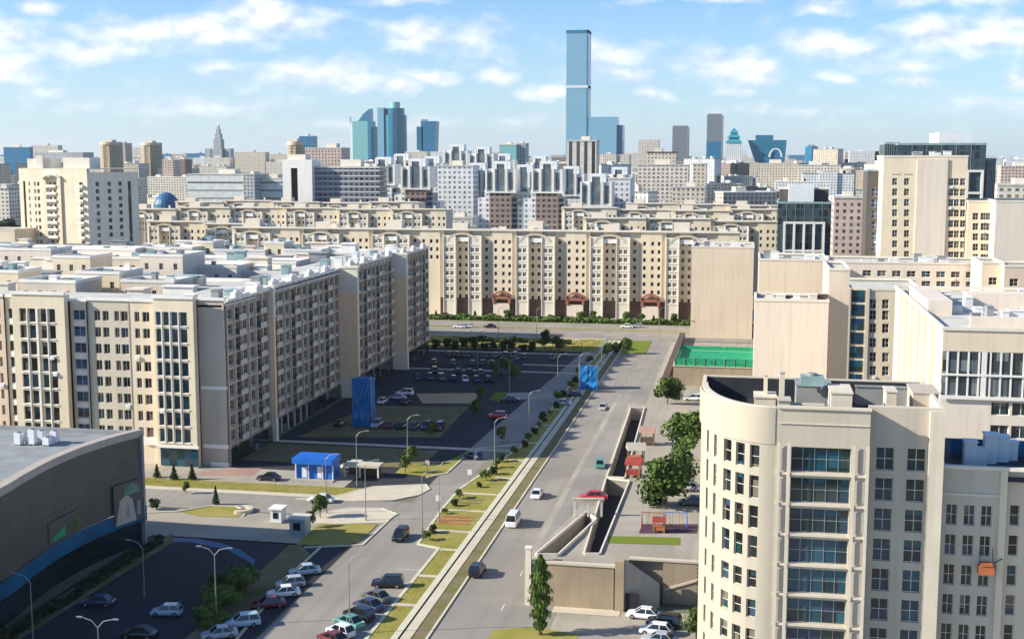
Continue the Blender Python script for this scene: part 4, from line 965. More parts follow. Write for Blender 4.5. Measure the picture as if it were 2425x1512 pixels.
# glass office behind the yellow tower with a white plant box on top
def glass_office(label, x0, x1, ytop, Y, depth, box=None, frame=None, ys=None):
    xa, zt = Q(x0, ytop, Y); xb = Q(x1, ytop, Y)[0]; W_ = xb - xa
    t = thing('office_block', label, 'office', (xa, Y, 0)); mb = MB(); mb.prism(rect(0, W_, 0, depth), 0, zt, 0); mb.build('curtain_wall', FA['dglass'], t)
    mb = MB(); mb.frame_ring(-.15, W_ + .15, -.15, depth + .15, zt, zt + .8, .5); mb.build('parapet', M['teal_roof'], t)
    if box:
        a = Q(box[0], box[2], Y)[0] - xa; b = Q(box[1], box[2], Y)[0] - xa; zb = Q(box[0], box[2], Y)[1]
        mb = MB(); mb.box(a, b, 2, depth - 3, zt, zb); mb.build('plant_room', M['ac_white'], t)
    if frame:
        fx0, fx1, fy0, fy1, n, m_ = frame
        a, z1 = Q(fx0, fy0, Y); b, z0 = Q(fx1, fy1, Y); a -= xa; b -= xa; mb = MB()
        for i in range(n + 1): xx = a + (b - a) * i / n; mb.box(xx - .45, xx + .45, -.9, -.01, z0, z1)
        for j in range(m_ + 1): zz = z0 + (z1 - z0) * j / m_; mb.box(a - .45, b + .45, -.88, -.02, zz - .4, zz + .4)
        mb.build('white_frame', M['white'], t)
    mb = MB()
    for i in range(1, 6): xx = W_ * i / 6; mb.box(xx - .08, xx + .08, -.12, -.003, 0, zt)
    mb.build('mullion', M['metal'], t)
    return t
glass_office('dark green glass office with a white four column window frame and white plant room', 1842, 1968, 482, 520, 22, (1868, 1928, 440), (1857, 1946, 527, 660, 4, 2))
glass_office('large dark glass office behind the yellow tower with a long white box on its roof', 2125, 2335, 344, 480, 30, (2225, 2305, 314), (2290, 2318, 405, 560, 1, 3))
glass_office('lower dark glass shoulder on the left of the large glass office', 2095, 2128, 342, 486, 20)
glass_office('dark side wing on the right of the large glass office', 2335, 2358, 380, 488, 26)
t = simple_block('roof_tower', 'low dark box on the dark green glass office, beside its white plant room', 'plant room', 1846, 1962, 448, 527, 10, 'dark_clad')
# green netted sports court on a low tan podium
def court():
    x0 = P(1592, 915)[0]; Y = 331.0; t = thing('sports_court', 'green netted sports court on a low tan plinth in front of the plain tan block', 'sports court', (x0, Y, 0))
    mb = MB(); mb.prism(rect(0, 30, 0, 30), 0, 5.2); mb.build('plinth', M['stone_wall'], t)
    mb = MB(); mb.box(-.2, 30, -.2, 30, 5.2, 5.35); mb.build('coping', M['paving_light'], t)
    mb = MB(); mb.face([(1, 1, 5.42), (29, 1, 5.42), (29, 27, 5.42), (1, 27, 5.42)]); mb.build('court_floor', M['green_net'], t)
    mb = MB(); mb.box(.4, 29.5, .3, .36, 5.36, 7.4); mb.box(.4, .46, .4, 28, 5.36, 7.0); mb.box(.4, 29.5, 28, 28.06, 5.36, 6.6); mb.build('net', M['green_net'], t)
    mb = MB()
    for k in range(12): mb.box(.3 + k * 2.6, .42 + k * 2.6, .16, .28, 5.36, 7.6)
    mb.build('post', M['metal'], t)
court()
r_ = thing('wall', 'long low dark wall on the right side of the wide road near the court', 'wall', (-21.9, 322, 0)); mb = MB(); mb.box(0, 1.8, 0, 98, 0, 1.9); mb.build('wall', M['brown'], r_); mb = MB(); mb.box(-.25, 0, 0, 98, 0, 1.6); mb.build('coping', M['paving_light'], r_)
# fill behind: lower tan blocks on the far right
simple_block('apartment_block', 'orange toned block end at the right edge above the white block', 'apartment block', 2378, 2470, 632, 330, 14, 'peach', rows=[668], cols=[2400], ww=2)
simple_block('apartment_block', 'cream block with a bright corner left of the orange toned block end', 'apartment block', 2325, 2378, 624, 334, 16, 'yellow_cream', rows=[665], cols=[2350], ww=2)

# ================================================================== THE LONG CREAM BUILDING ACROSS THE ROAD
def arch(mb, cx, y0, y1, z, w_, h, m=0, n=14, t=.9):
    for i in range(n):
        a0 = math.pi * i / n; a1 = math.pi * (i + 1) / n
        p = [(cx - w_ / 2 * math.cos(a0), z + h * math.sin(a0)), (cx - w_ / 2 * math.cos(a1), z + h * math.sin(a1))]
        q = [(cx - (w_ / 2 - t) * math.cos(a1), z + (h - t * .7) * math.sin(a1)), (cx - (w_ / 2 - t) * math.cos(a0), z + (h - t * .7) * math.sin(a0))]
        mb.face([(p[0][0], y0, p[0][1]), (q[1][0], y0, q[1][1]), (q[0][0], y0, q[0][1]), (p[1][0], y0, p[1][1])], m)
        mb.face([(p[0][0], y1, p[0][1]), (p[0][0], y0, p[0][1]), (p[1][0], y0, p[1][1]), (p[1][0], y1, p[1][1])], m)
def long_unit(label, X, Y, detail=True, group=None, zshift=0.0, i=0):
    """one stairwell section, 28.4 m wide: glazed twin columns under an arch, then a plain wall with small windows"""
    t = thing('apartment_section', label, 'apartment block', (X, Y, zshift), 0, group); B = Building(t); ZT = 32.6
    zs = [28.3 - k * 3.03 for k in range(8)]
    mb = MB(); walls = {}
    # (x0, x1, depth, material, window centres, window width)
    runs = [(-9.0, -7.4, 0.6, 'cream', [], 0), (-7.4, -2.5, -.9, 'ivory', [-5.9, -4.0], 1.4), (-2.5, 2.5, 1.0, 'tan', [-1.2, 1.2], 1.1), (2.5, 7.6, -.9, 'ivory', [4.1, 6.0], 1.4), (7.6, 11.6, 1.0, 'beige', [9.2], 1.2), (11.6, 19.4, .2, 'yellow_cream', [13.0, 16.0, 18.4], 1.1)]
    for (a, b, d, mat, cs, ww) in runs:
        O = [(c - a - ww / 2, c - a + ww / 2, z - .7, z + .8) for c in cs for z in (zs if mat != 'ivory' else zs[1:])] if detail else [(c - a - ww / 2, c - a + ww / 2, z - .7, z + .8) for c in cs for z in zs[:3]]
        z0 = 6.6 if mat in ('tan', 'beige', 'yellow_cream', 'cream') else 0
        if not detail: z0 = 0
        m1 = MB(); holed(m1, (a, d), (b, d), z0, ZT - (1.9 if mat == 'ivory' else 0), O, .3)
        m1.wallq((a, 2), (a, d), 0, ZT - (1.9 if mat == 'ivory' else 0)); m1.wallq((b, d), (b, 2), 0, ZT - (1.9 if mat == 'ivory' else 0)); 
        if mat == 'ivory': m1.face([(a, d, ZT - 1.9), (b, d, ZT - 1.9), (b, 1.0, ZT - 1.9), (a, 1.0, ZT - 1.9)])
        m1.build('wall', M[mat], t)
        if z0: g = MB(); g.wallq((a, d + .004), (b, d + .004), 0, 6.6); g.build('plinth', M['brown'], t)
        B.openings((a, d), (b, d), O, .3, (1, 1, .10) if mat != 'ivory' else (2, 2, .10), (M['ivory'] if mat == 'ivory' else M['beige'], GLG if mat == 'ivory' else GL))
    fr = MB()
    for x in (-7.4, -2.7, 2.5, 7.4): fr.box(x, x + .3, -1.25, -.903, 0, ZT - 2)
    for z in zs: fr.box(-7.1, -2.7, -1.05, -.904, z - 1.35, z - 1.0); fr.box(2.8, 7.4, -1.05, -.904, z - 1.35, z - 1.0)
    fr.build('pilaster', M['ivory'], t)
    ar = MB(); arch(ar, 0, -1.0, 1.2, ZT - 4.0, 12.4, 3.1); ar.build('arch', M['beige'], t)
    ar = MB(); ar.box(-3.6, 3.6, -.7, .99, ZT - 4.2, ZT - 2.6); ar.build('arch_panel', M['white'], t)
    co = MB(); co.box(-9.0, 19.4, -.35, 2.2, ZT, ZT + .55); co.build('cornice', M['ivory'], t)
    rf = MB(); rf.box(-9.0, 19.4, 2.2, 15, 0, ZT - .2); rf.build('roof', M['roof_pale'], t)
    if detail:
        po = MB(); po.box(12.4, 18.6, -1.6, .19, 0, 5.0); po.build('porch', M['palewall'], t)
        po = MB(); po.box(12.0, 12.9, -1.9, -.2, 5.0, 8.4); po.box(18.1, 19.0, -1.9, -.2, 5.0, 8.4); po.box(12.9, 18.1, -1.8, -.3, 6.6, 7.6); arch(po, 15.5, -1.9, -.2, 7.2, 6.5, 2.6, n=10); po.build('brick_gate', M['redbrick'], t)
    clutter(t, 4, -8, 14, 4, 11, ZT - .2, ('palewall', 'white', 'ivory'), 3.2)
    rh = MB(); rh.box(-5 + (i % 3), 1 + (i % 3), 5, 10, ZT - .2, ZT + 2.4 + (i % 2)); rh.build('stair_head', M['palewall'], t)
    B.finish(); return t
pos = ['first', 'second', 'third', 'fourth', 'fifth', 'sixth']
X0c = Q(1095, 650, 468)[0]
for i in range(-3, 3 + 1):
    X = X0c + 28.4 * i
    if i == 3: lab = 'cream arched section of the long building partly hidden by the plain tan block'
    elif i >= 0: lab = ['cream arched section of the long building just right of the shaded side wing', 'middle one of the three fully open cream arched sections of the long building', 'cream arched section of the long building straight behind the road junction'][i]
    else: lab = ['cream section showing only its arch above the far end of the white roofs', 'cream section whose arch peeps over the middle of the white courtyard roofs', 'leftmost section of the long cream building peeping over the courtyard roofs'][-i - 1]
    long_unit(lab, X, 468, i >= 0, None, 0, i)

# rows of the same estate behind it, seen only by their top storeys
k = 0
est = []
proto = long_unit('cream arched estate section in the rows behind the long building', Q(1350, 520, 560)[0], 560, False, 'estate sections behind the long cream building')
row_spots = []
for (Y, x0, x1, z) in ((525, 340, 620, -1.0), (560, 1380, 1760, 0), (600, 300, 1010, 2.0), (640, 1330, 1800, 1.5), (665, 420, 1000, 3.5), (700, 1480, 1800, 2.0)):
    xa = Q(x0, 520, Y)[0]; xb = Q(x1, 520, Y)[0]; n = max(1, round((xb - xa) / 28.4))
    for j in range(n): row_spots.append((xa + 9 + j * 28.4, Y + rnd.uniform(-3, 3), z + rnd.uniform(-.8, .8)))
for q, (x, y, z) in enumerate(row_spots):
    c = proto if q == 0 else copy_tree(proto); c.location = (x, y, z); est.append(c)
ORD = ['first', 'second', 'third', 'fourth', 'fifth', 'sixth', 'seventh', 'eighth', 'ninth', 'tenth', 'eleventh', 'twelfth', 'thirteenth', 'fourteenth', 'fifteenth', 'sixteenth', 'seventeenth', 'eighteenth', 'nineteenth', 'twentieth']
for side, nm in ((-1, 'left of the white towers'), (1, 'right of the white towers')):
    rws = sorted(set(round(c.location.y / 20) for c in est if (c.location.x < Q(1200, 520, c.location.y)[0]) == (side < 0)))
    for ri, rw_ in enumerate(rws):
        L_ = sorted([c for c in est if (c.location.x < Q(1200, 520, c.location.y)[0]) == (side < 0) and round(c.location.y / 20) == rw_], key=lambda c: c.location.x)
        for j, c in enumerate(L_): c['label'] = '%s section from the left in %s arched estate row, %s' % (ORD[j], ORD[ri], nm)

# ================================================================== COURTYARD ROOFS BEHIND THE LEFT BLOCK
yard = [
 # x0, x1, ytop, Y, depth, wall, label
 (-40, 42, 645, 268, 10, 'yellow_cream', 'cream penthouse block at the left edge just above the corner block roof'),
 (46, 178, 668, 262, 12, 'beige', 'low grey sided roof storey behind the left end of the corner block'),
 (124, 213, 610, 312, 12, 'yellow_cream', 'square cream penthouse with a pale roof slab left of the middle of the courtyard'),
 (180, 282, 648, 276, 12, 'yellow_cream', 'wide yellow penthouse close behind the corner block'),
 (286, 412, 668, 272, 10, 'tan', 'tan roof storey with dark windows behind the corner block'),
 (330, 432, 607, 312, 14, 'palewall', 'pale pink penthouse with a flat white slab behind the corner block'),
 (0, 120, 592, 345, 12, 'palewall', 'grey white roof storey at the far left of the courtyard'),
 (215, 330, 612, 330, 10, 'beige', 'shaded roof storey between the two square penthouses'),
 (455, 504, 575, 385, 9, 'yellow_cream', 'small yellow roof tower on the left of the white far wing'),
 (627, 672, 577, 385, 9, 'yellow_cream', 'small yellow roof tower on the right of the white far wing'),
 (504, 627, 594, 384, 12, 'white', 'white far wing of the courtyard between the two yellow roof towers'),
 (672, 760, 594, 384, 12, 'white', 'white far wing of the courtyard right of the yellow roof towers'),
 (400, 560, 632, 322, 12, 'ivory', 'ivory roof storey with small windows in the middle of the courtyard'),
 (560, 700, 622, 340, 12, 'white', 'white roof storey next to the long wing in the courtyard'),
 (320, 455, 588, 378, 10, 'ivory', 'ivory far wing of the courtyard left of the yellow roof towers'),
 (120, 320, 590, 372, 10, 'palewall', 'pale far wing of the courtyard below the balcony tower'),
]
for (a, b, yt, Y, d, wl, lab) in yard:
    z = Q(a, yt, Y)[1]; n = max(2, int((b - a) / 28)); 
    rws = [yt + 2960 / Y * 2.4 + k_ * 2960 / Y * 3.0 for k_ in range(2)]
    t = simple_block('apartment_wing', lab, 'apartment block', a, b, yt, Y, d, wl, rows=rws, cols=[a + (b - a) * (i + .5) / n for i in range(n)], ww=1.1, wh=1.7, parapet='white', ph=.7, roofm='roof_pale', cap=30)
    clutter(t, 3, 1, max(2, t['_w'] - 3), 1, d - 3, t['_z'] - .3, ('white', 'teal_roof', 'roof_grey'))
# low flat roofs that fill the courtyard between them
for j, (xa, xb, ya, yb, z) in enumerate(((-290, -117, 241, 262, 28.6), (-290, -117, 284, 306, 28.2), (-290, -117, 326, 340, 28.4), (-290, -117, 352, 372, 28.8), (-290, -117, 388, 404, 29.0))):
    t = thing('flat_roofed_wing', ['pale flat roofed wing just behind the corner block', 'second pale flat roofed wing back from the corner block', 'middle pale flat roofed wing of the courtyard', 'fourth pale flat roofed wing back from the corner block', 'farthest pale flat roofed wing of the courtyard'][j], 'apartment block', (xa, ya, 0))
    mb = MB(); mb.prism(rect(0, xb - xa, 0, yb - ya), 0, z, 0); mb.build('wall', FA['ivory'], t)
    mb = MB(); mb.face([(.3, .3, z + .05), (xb - xa - .3, .3, z + .05), (xb - xa - .3, yb - ya - .3, z + .05), (.3, yb - ya - .3, z + .05)]); mb.build('roof', M['roof_pale'], t)
    mb = MB(); mb.frame_ring(-.1, xb - xa + .1, -.1, yb - ya + .1, z, z + .8, .5); mb.build('parapet', M['white'], t)
    for q in range(18):
        x = rnd.uniform(10, 165); y = rnd.uniform(2, yb - ya - 5); mb = MB()
        w_ = rnd.uniform(3, 8); l_ = rnd.uniform(2, 4); h = rnd.uniform(1.5, 3.6); mb.box(x, x + w_, y, y + l_, z + .05, z + h); mb.box(x - .3, x + w_ + .3, y - .3, y + l_ + .3, z + h, z + h + .3); mb.build('stair_head', M[['white', 'palewall', 'ivory', 'teal_roof', 'roof_grey'][q % 5]], t)

# ================================================================== LEFT BALCONY TOWER
def balcony_tower():
    Y = 480.0; X, zt = Q(205, 400, Y)
    t = thing('balcony_tower', 'tall cream tower with stacked white balconies and a shaded grey flank at the left', 'tower', (X, Y, 0), 0)
    ax = Q(28, 470, Y)[0] - X
    # lit face runs left from the corner, shaded flank runs back to the right
    A = (ax, 6.0); C_ = (0.0, 0.0); D_ = (12.5, 20.0)
    L = math.hypot(A[0] - C_[0], A[1] - C_[1]); B = Building(t)
    zs = [zt - 7.2 - k * 3.05 for k in range(15)]
    colsx = [(5.2, .8), (8.2, .9), (10.0, 1.3), (16.2, 1.6), (18.6, 1.6), (L - 3.2, 2.0)]
    O = [(c - w_ / 2, c + w_ / 2, z, z + 1.7) for c, w_ in colsx for z in zs]
    O.append((2.0, 3.2, 6, zs[0] + 2.0))
    mb = MB(); holed(mb, A, C_, 0, zt, O, .5); mb.build('wall', M['cream'], t)
    B.openings(A, C_, O[:-1], .5, (2, 1, .08), (M['ivory'], GL)); B.openings(A, C_, O[-1:], .5, (1, 1, .05), (M['dark_void'], GL))
    L2 = math.hypot(*D_); O2 = [(c - .8, c + .8, z, z + 1.8) for c in (4.5, 10, 15) for z in zs] + [(18.6, 20.2, 8, zs[0] + 2)]
    mb = MB(); holed(mb, C_, D_, 0, zt - 1.4, O2, .5); mb.wallq(D_, (D_[0] - 20, D_[1] + 8), 0, zt - 2); mb.build('side_wall', M['ivory'], t); B.openings(C_, D_, O2, .5, (2, 1, .08), (M['stone_grey'], GL))
    ux, uy = -A[0] / L, -A[1] / L; bl = MB()
    for c in (17.4, L - 3.2):
        for z in zs:
            px, py = A[0] + ux * c, A[1] + uy * c; w_ = 2.4 if c < 18 else 1.5
            bl.prism([(px - ux * w_ + uy * 0, py - uy * w_), (px - ux * w_ + uy * 1.2, py - uy * w_ - ux * 1.2), (px + ux * w_ + uy * 1.2, py + uy * w_ - ux * 1.2), (px + ux * w_, py + uy * w_)], z - .5, z + .55)
    bl.build('balcony', M['white'], t)
    st = MB()
    for c in (13.6, 21.2): px, py = A[0] + ux * c, A[1] + uy * c; st.prism(ccw([(px - ux * .9, py - uy * .9), (px - ux * .9 + uy * .7, py - uy * .9 - ux * .7), (px + ux * .9 + uy * .7, py + uy * .9 - ux * .7), (px + ux * .9, py + uy * .9)]), 0, zt - 3)
    st.build('pilaster', M['tan'], t)
    rf = MB(); rf.prism(ccw([A, C_, D_, (D_[0] - 20, D_[1] + 8), (A[0] + 2, A[1] + 22)]), zt - .2, zt + .2); rf.build('roof', M['ivory'], t)
    ph = MB(); ph.box(ax + 3, ax + 14, 8, 16, zt, zt + 4.2); ph.box(-14, -2, 6, 15, zt + .2, zt + 4.6); ph.box(ax + 8, ax + 11, 6.5, 8, zt + .2, zt + 5.6); ph.build('penthouse', M['ivory'], t)
    arc_ = MB(); arch(arc_, ax + 17.5, 1.0, 3.0, zt - 4.5, 9, 2.4); arc_.build('arch', M['white'], t)
    B.finish()
balcony_tower()
simple_block('apartment_block', 'plain cream flank at the left edge next to the balcony tower', 'apartment block', -60, 34, 545, 470, 16, 'yellow_cream')

# ================================================================== WHITE TOWER ESTATE
def white_tower(px, Y, ytop, label, brown=True, sc=1.0):
    X, zt = Q(px, ytop, Y); t = thing('white_tower', label, 'tower', (X, Y, 0), 0, 'white stepped towers')
    zf = zt - 17 * sc
    mb = MB(); mb.prism(rect(-6.6, 6.6, -2, 14), 0, zf, 0); mb.build('column', FA['brown'] if brown else FA['white'], t)
    mb = MB(); mb.prism(rect(-9, 9, -1.4, 14), zf, zt - 4, 0); mb.build('crown', M['white'], t)
    fr = MB()
    for x in (-9, -4.2, 3.2, 8.0): fr.box(x, x + 1.0, -2.6, -1.41, zf, zt - (4 if abs(x + .5) > 5 else 0))
    fr.box(-9.4, 9.4, -2.9, -1.42, zf - .9, zf); fr.build('white_frame', M['white'], t)
    g = MB(); g.box(-2.3, 2.3, -1.9, -1.42, zf + .3, zt - 1); g.build('centre_glass', M['glass_slot'], t)
    g = MB(); g.box(-7.4, -5.0, -1.8, -1.42, zf + 1, zt - 6); g.box(5.0, 7.4, -1.8, -1.42, zf + 1, zt - 6); g.build('side_glass', M['glass_slot'], t)
    for s_ in (-1, 1):
        for k, (a, b, h) in enumerate(((6.6, 9.8, 20), (9.8, 14.2, 25))):
            a, b = (a, b) if s_ > 0 else (-b, -a); mb = MB(); mb.prism(rect(a, b, .2 + k * .8, 14), 0, zt - h * sc + (4 if s_ < 0 else 0), 0); mb.build('wing', FA['white'] if k or s_ < 0 else FA['balcony'], t)
    mb = MB(); mb.box(-5, 5, 3, 11, zt - 4, zt + .6); mb.build('plant_room', M['ac_white'], t)
    return t
mk('glass_slot', (0.17, 0.22, 0.25), rough=0.2, var=0.3, scale=.2, spec=.6)
for (px, Y, yt, lab, br) in ((985, 735, 378, 'white stepped tower with a brown column, leftmost beside the dark balcony block', True), (1186, 725, 384, 'white stepped tower with a brown column left of its twin near the picture centre', True),
    (1296, 722, 384, 'white stepped tower with a brown column right of its twin near the picture centre', True), (1412, 712, 414, 'lower white stepped tower at the right end of the white estate', False),
    (1080, 900, 344, 'tall white tower top standing behind the white estate', False), (905, 800, 374, 'white tower top right above the dark balcony block', False), (1240, 800, 392, 'white tower top peeping between the two brown columned towers', False), (1140, 860, 350, 'pinkish white tower top left of the green glass block', False), (1465, 800, 398, 'white tower top behind the lower white stepped tower', False), (1020, 830, 372, 'white tower top between the leftmost white tower and the tall one', False), (1128, 790, 388, 'white tower top just left of the brown columned pair', False), (1350, 775, 396, 'white tower top right of the brown columned pair', False), (948, 860, 366, 'white tower top below the tallest teal glass tower', False), (1275, 930, 372, 'far white tower top above the right brown columned tower', False), (1190, 940, 366, 'far white tower top above the left brown columned tower', False)):
    white_tower(px, Y, yt, lab, br)
def fbox(name, label, cat, x0, x1, ytop, Y, depth, fa, group=None, rz=0, hat=None, z0=0):
    xa, z1 = Q(x0, ytop, Y); xb = Q(x1, ytop, Y)[0]; t = thing(name, label, cat, ((xa + xb) / 2, Y, 0), rz, group); W_ = (xb - xa) / 2
    mb = MB(); mb.prism(rect(-W_, W_, 0, depth), z0, z1, 0, 0); mb.build('wall', FA[fa], t)
    mb = MB(); mb.box(-W_ - .3, W_ + .3, -.3, depth + .3, z1, z1 + 1.0); mb.build('roof', M[hat or 'roof_pale'], t)
    w2 = W_ * .5; ox = rnd.uniform(-.3, .3) * W_; mb = MB(); mb.box(ox - w2 * .6, ox + w2 * .6, depth * .3, depth * .7, z1 + 1, z1 + 1 + max(2.0, min(4, W_ * .25))); mb.build('roof_house', M['ivory'], t)
    return t
for a in (
 ('white_block', 'long white block filling the gap between the leftmost white tower and the centre pair', 'apartment block', 1035, 1120, 395, 770, 16, 'white'),
 ('white_block', 'low white roofed block in front of the white towers near the centre', 'apartment block', 1040, 1118, 518, 640, 14, 'ivory'),
 ('white_block', 'white windowed block right of the low white tower', 'apartment block', 1440, 1492, 425, 735, 14, 'white'),
 ('dark_balcony_block', 'wide dark block with pale balconies left of the white towers', 'apartment block', 738, 898, 398, 705, 16, 'balcony'),
 ('striped_block', 'dark block with broad white vertical stripes in front of the giant glass skyscraper', 'apartment block', 1342, 1412, 335, 900, 18, 'strip'),
 ('green_glass_block', 'pale green glazed block behind the white towers near the centre', 'office', 1182, 1222, 344, 1300, 20, 'gglass'),
 ('grey_block', 'slim dark grey block beside the pale green glazed block', 'office', 1222, 1244, 341, 1310, 20, 'grey'),
 ('banded_hall', 'long white public building with dark horizontal bands left of the picture centre', 'public building', 443, 575, 414, 1050, 30, 'bands'),
 ('grey_hall', 'grey end block attached to the right of the banded white building', 'public building', 575, 602, 414, 1046, 34, 'grey'),
 ('banded_hall', 'shaded long banded building right of the grey end block', 'public building', 602, 668, 424, 1060, 30, 'bands'),
 ('pink_block', 'pinkish apartment block right of the nearer tan round tower', 'apartment block', 384, 410, 380, 1500, 20, 'pink'),
 ('pink_block', 'second narrow pinkish block beside the banded white building', 'apartment block', 412, 438, 378, 1550, 20, 'brown'),
 ('pale_block', 'low cream slab between the two tan towers', 'apartment block', 287, 326, 424, 1250, 20, 'cream'),
 ('tan_block', 'reddish flat roofed block right of the tan round tower top', 'apartment block', 722, 808, 352, 1150, 26, 'pink'),
 ('dark_office', 'dark blue office block on the far left horizon', 'office', 8, 70, 349, 2300, 12, 'bglass'),
 ('grey_office', 'long low grey block on the left horizon', 'office', 82, 196, 362, 2200, 40, 'grey'),
 ('blue_office', 'small dark blue tower above the tan round tower', 'office', 708, 738, 323, 2200, 30, 'bglass'),
 ('tower', 'narrow grey tower right behind the left tan tower', 'tower', 276, 296, 340, 2000, 24, 'pink'),
 ('hat_block', 'cream block under a wide dark hat roof right of the giant skyscraper', 'apartment block', 1532, 1600, 362, 1150, 30, 'cream'),
 ('cream_block', 'wide cream block below the dark hat roof', 'apartment block', 1510, 1630, 392, 1000, 20, 'ivory'),
 ('cream_block', 'cream block with narrow windows right of the wide cream block', 'apartment block', 1640, 1672, 390, 1000, 20, 'cream'),
 ('cream_block', 'cream estate block behind the right end of the arched rows', 'apartment block', 1590, 1668, 445, 860, 16, 'cream'),
 ('pink_block', 'pink and white block right of the dark green glass office', 'apartment block', 1975, 2050, 470, 600, 18, 'pink'),
 ('slate_block', 'cream block under the teal bowl shaped building', 'apartment block', 1795, 1890, 388, 1500, 24, 'cream'),
 ('slate_block', 'long cream block right of the teal bowl shaped building', 'apartment block', 1890, 1990, 392, 1500, 24, 'ivory'),
 ('slate_block', 'grey cream block behind the dark glass side wing at the right edge', 'apartment block', 2362, 2470, 440, 640, 20, 'ivory'),
 ('slate_block', 'pinkish block farther back at the right edge', 'apartment block', 2370, 2440, 395, 1300, 20, 'pink'),
): fbox(*a, hat='roof_dark' if a[0] == 'hat_block' else None)
# arched slot gable left of the dark balcony block
def gable():
    Y = 700; X, zt = Q(668, 378, Y); W_ = Q(738, 378, Y)[0] - X; t = thing('gable_tower', 'white gable tower with one tall black arched slot, left of the dark balcony block', 'tower', (X, Y, 0))
    s0, s1 = Q(688, 400, Y)[0] - X, Q(704, 400, Y)[0] - X; z1 = Q(690, 398, Y)[1]; mb = MB(); holed(mb, (0, 0), (W_, 0), 0, zt, [(s0, s1, 8, z1)], 1.2); mb.wallq((W_, 0), (W_, 16), 0, zt); mb.wallq((0, 16), (0, 0), 0, zt)
    mb.face([(0, 0, zt), (W_, 0, zt), (W_, 16, zt), (0, 16, zt)]); mb.build('wall', M['white'], t)
    mb = MB(); mb.face([(s0, 1.15, 8), (s1, 1.15, 8), (s1, 1.15, z1), (s0, 1.15, z1)]); mb.build('slot', M['dark_void'], t)
    mb = MB(); mb.box(2, W_ - 5, 3, 12, zt, zt + 3); mb.build('penthouse', M['ivory'], t)
gable()

# ================================================================== FAR SKYLINE
def glass_slab(mb, x0, x1, y0, y1, z0, z1, m=0): mb.prism(rect(x0, x1, y0, y1), z0, z1, m)
def skyscraper():
    Y = 2500; f = lambda px, py: Q(px, py, Y); X, zt = f(1341, 72); t = thing('glass_skyscraper', 'very tall pale blue glass skyscraper with a lower shoulder on its right', 'skyscraper', (X, Y, 0))
    w1 = f(1393, 72)[0] - X; w2 = f(1460, 280)[0] - X; w3 = f(1473, 298)[0] - X; z2 = f(1393, 277)[1]; z3 = f(1473, 296)[1]
    zb = f(1360, 205)[1]
    mb = MB(); mb.prism(rect(0, w1 - 3, 0, 45), 0, zb - 3, 0); mb.prism(rect(0, w1 - 3, 0, 45), zb + 2, zt - 6, 0); mb.build('tower_shaft', FA['pglass'], t)
    mb = MB(); mb.box(-.5, w1, -.6, 45.5, zb - 3, zb + 2); mb.build('plant_floor', M['ac_white'], t)
    mb = MB(); mb.box(w1 - 3, w1, -.5, 45, 0, zt); mb.box(-.5, w1, -.5, 45.5, zt - 6, zt); mb.build('dark_fin', FA['bglass'], t)
    mb = MB(); mb.prism(rect(w1, w2, 0, 45), 0, z2, 0); mb.build('shoulder_block', FA['pglass'], t)
    mb = MB(); mb.prism(rect(w2, w3, 4, 50), 0, z3, 0); mb.build('dark_wing', FA['bglass'], t)
skyscraper()
